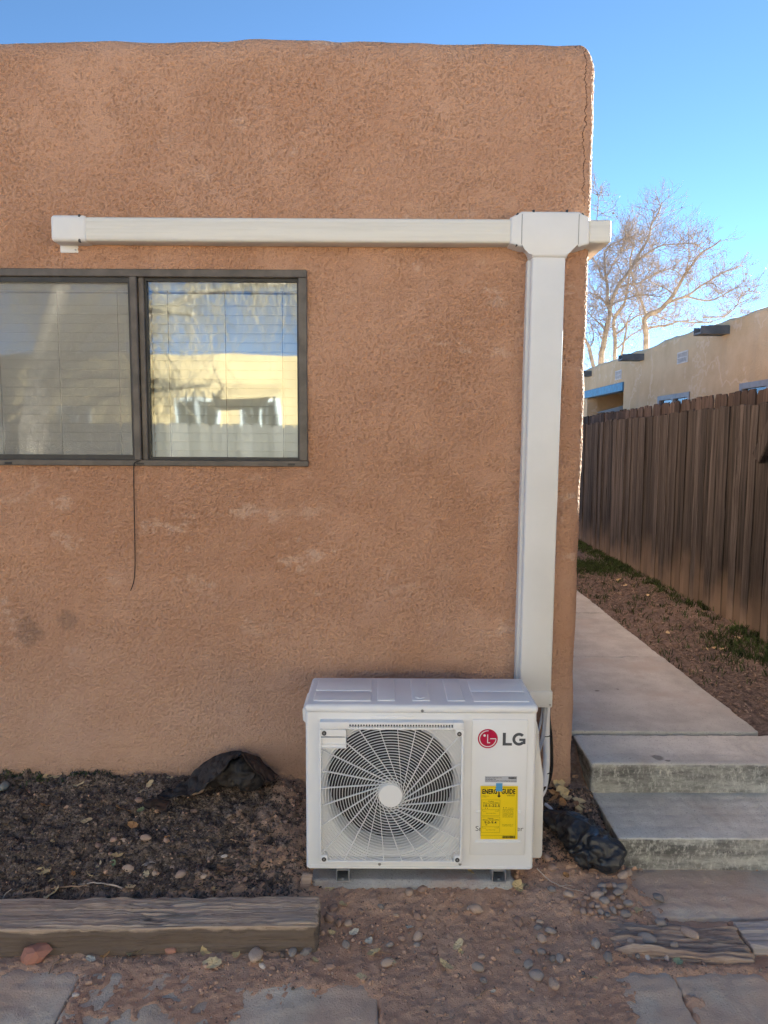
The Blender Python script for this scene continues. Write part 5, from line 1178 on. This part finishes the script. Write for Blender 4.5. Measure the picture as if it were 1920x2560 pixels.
bare_tree('bare_tree', 'tall bare tree nearest the house corner, two upright trunks', 'bare trees behind the tan building',
  [([(245, 2500, 0), (250, 1450, 0), (285, 1180, 0), (315, 1000, 0), (290, 750, 0), (262, 520, .2)], .17), ([(315, 1000, 0), (390, 820, -.2), (500, 640, -.4), (610, 470, -.5), (690, 250, -.5), (770, 85, -.5)], .095),
   ([(262, 520, .2), (330, 450, .3), (480, 390, .5), (600, 430, .6)], .03), ([(300, 950, 0), (230, 880, .3), (140, 840, .5)], .05), ([(295, 780, 0), (230, 640, -.3), (180, 500, -.4), (225, 120, -.5), (205, 0, -.5)], .03),
   ([(500, 640, -.4), (650, 510, -.6), (760, 450, -.8), (950, 430, -1), (1100, 480, -1)], .035), ([(390, 820, 0), (520, 780, .4), (650, 720, .6), (830, 640, .8), (930, 710, .8)], .035), ([(285, 1180, 0), (200, 1080, .4), (130, 1000, .5)], .045), ([(350, 950, -.1), (450, 900, -.6), (600, 860, -.8), (760, 880, -1)], .035), ([(300, 700, 0), (380, 560, .4), (440, 420, .5), (440, 270, .5)], .03)],
  YT1, 3, BARK, below(245, 2500, 0, YT1), 1.0, 220)
bare_tree('bare_tree', 'slender bare tree between the two larger ones', 'bare trees behind the tan building',
  [([(380, 2500, 0), (370, 1400, 0), (365, 1080, 0), (430, 940, 0), (470, 760, 0), (510, 520, 0), (520, 380, 0)], .11), ([(375, 1200, 0), (460, 1120, .3), (560, 1050, .5), (700, 1040, .6), (860, 1090, .6), (1050, 1080, .6)], .045), ([(372, 1330, 0), (470, 1240, .4), (620, 1140, .7), (800, 1060, .8)], .04), ([(365, 1080, 0), (300, 960, .3), (220, 860, .3)], .035), ([(420, 1400, .2), (455, 1150, .2), (520, 1000, .2)], .06)],
  23.0, 8, BARK, below(380, 2500, 0, 23.0), .8, 150)
bare_tree('bare_tree', 'spreading bare tree whose long limbs reach over the tan roof', 'bare trees behind the tan building',
  [([(630, 2500, 0), (630, 1300, 0), (630, 1060, 0), (760, 980, 0), (860, 860, -.2), (960, 700, -.3), (1080, 540, -.4), (1270, 400, -.5)], .15), ([(800, 940, 0), (960, 880, -.3), (1100, 790, -.5), (1260, 690, -.6), (1440, 620, -.6)], .06), ([(630, 1060, 0), (590, 940, .2), (540, 800, .3), (500, 660, .3)], .06), ([(640, 1150, 0), (790, 1130, .3), (940, 1100, .6), (1120, 1110, .8), (1300, 1060, .8)], .05), ([(960, 880, -.3), (1150, 930, -.4), (1290, 870, -.4), (1460, 760, -.4)], .035), ([(1100, 1060, .5), (1280, 1060, .5), (1390, 960, .5), (1440, 850, .5), (1570, 845, .5)], .03), ([(1390, 960, .5), (1430, 930, .5), (1425, 1030, .5)], .015), ([(860, 860, -.2), (760, 800, .3), (640, 740, .6)], .035), ([(960, 700, -.3), (990, 560, -.2), (985, 450, -.2)], .03), ([(1080, 790, -.5), (1200, 780, -.6), (1240, 870, -.6)], .018)],
  22.0, 21, BARK, below(630, 2500, 0, 22.0), .8, 160)
bare_tree('bare_tree', 'leaning bare trunk beside the house corner', 'bare trees behind the tan building',
  [([(200, 2500, 0), (175, 1480, 0), (110, 1260, 0), (40, 1050, 0), (-30, 800, 0)], .11), ([(140, 1350, 0), (180, 1260, .2), (160, 1100, .3)], .03)], 20.5, 31, BARK, below(200, 2500, 0, 20.5), .8, 60)

# ---- what stands behind the camera and shows in the window: scalloped fence, sunlit building, willow
YB = -7.3; VY = 2 * YW - YB           # depth of the mirror image
zw = lambda x, y: (x / 2.0737, 640 + y / 2.0737)
ob = empty('sunlit_building', (-3, YB, 0), 'sunlit tan building mirrored in the window, seen above a picket fence', 'building')
rt = atY(*zw(1100, 512), VY).z
W2 = []
for x0, x1, y0, y1 in ((900, 1130, 738, 900), (1245, 1460, 745, 900), (290, 480, 780, 900)):
    a_ = atY(*zw(x0, y0), VY); c_ = atY(*zw(x1, y1), VY); W2.append((a_.x, c_.x, max(c_.z, 1.0), a_.z))
b = MB(); b.box((-14, YB - 6, -.2), (13, YB - .22, rt - .02)); xs = sorted(W2); cur = -14
for x0, x1, z0, z1 in xs:
    b.box((cur, YB - .22, -.2), (x0, YB, rt)); b.box((x0, YB - .22, z1), (x1, YB, rt)); b.box((x0, YB - .22, -.2), (x1, YB, 1.0)); cur = x1
b.box((cur, YB - .22, -.2), (13, YB, rt)); b.build('wall', TAN2, ob)
for x0, x1, z0, z1 in xs:
    b = MB(); ring(b, x0, x1, 1.0, z1, .06, YB - .1, YB + .015); b.box(((x0 + x1) / 2 - .03, YB - .09, 1.06), ((x0 + x1) / 2 + .03, YB, z1 - .06)); w_ = b.build('window', VENTW, ob)
    MB().box((x0 + .05, YB - .14, 1.05), (x1 - .05, YB - .13, z1 - .05)).build('pane', GLASS, w_); MB().box((x0, YB - .2, 1.0), (x1, YB - .19, z1)).build('curtain', CURT, w_)
    for k in range(5): xx = x0 + (k + .5) * (x1 - x0) / 5; MB().box((xx - .01, YB + .03, 1.0), (xx + .01, YB + .05, z1 + .1)).build('window_bar', CANALE, w_)
x0, x1, z0, z1 = xs[-1]
b = MB(); b.prism([(YB + .5, z1 + .06), (YB, z1 + .30), (YB, z1 + .24), (YB + .5, z1 + .01)], 'x', x0 - .3, x1 + .03); b.build('awning', TAN2, ob)
fz = atY(*zw(1100, 868), 2 * YW + 5.0).z
fence('scalloped_fence', 'pale scalloped picket fence mirrored low in the window', -5.0, -9.0, 6.0, [(-7, fz), (2, fz)], -.08, .165, .030, FENCE3, along='x', rails=True, jit=.006)
wl = empty('willow_tree', (-5.2, -4.2, 0), 'bare weeping willow mirrored in the top of the window', 'tree')
r = random.Random(17); tr_ = MB(); cr_ = MB()
trunk_pts = smooth_path([(-5.2, -4.2, -.1), (-5.1, -4.2, 1.6), (-4.8, -4.1, 3.0), (-4.3, -4.0, 4.6), (-3.9, -3.9, 6.2)], 5); tr_.tube(trunk_pts, [.24 * (1 - .7 * i / (len(trunk_pts) - 1)) for i in range(len(trunk_pts))], 9)
for k in range(20):
    st_ = trunk_pts[r.randrange(8, len(trunk_pts))]; a_ = r.uniform(-1.0, 1.0) if k < 16 else r.uniform(2, 4.3); L = r.uniform(1.6, 4.6)
    e_ = st_ + Vector((math.cos(a_) * L, math.sin(a_) * L * .8, r.uniform(.2, 1.6))); mid_ = st_.lerp(e_, .5) + Vector((0, 0, .45)); lp = smooth_path([st_, mid_, e_], 8); n_ = len(lp)
    tr_.tube(lp, [.065 * (1 - .8 * i / (n_ - 1)) + .006 for i in range(n_)], 5)
    for i in range(3, n_):
        for j in range(11):
            q_ = lp[i - 1].lerp(lp[i], r.random()); d = Vector((r.uniform(-1, 1), r.uniform(-1, 1), r.uniform(-.2, .6))).normalized() * r.uniform(.1, .5); dl = r.uniform(.25, 1.25)
            cr_.tube(smooth_path([q_, q_ + d, q_ + d * 1.5 + Vector((r.uniform(-.15, .15), r.uniform(-.15, .15), -dl * .5)), q_ + d * 1.6 + Vector((r.uniform(-.3, .3), r.uniform(-.3, .3), -dl))], 3), .0045, 3, cap=False)
tr_.build('trunk', BARK, wl); cr_.build('crown', WILLOW, wl)
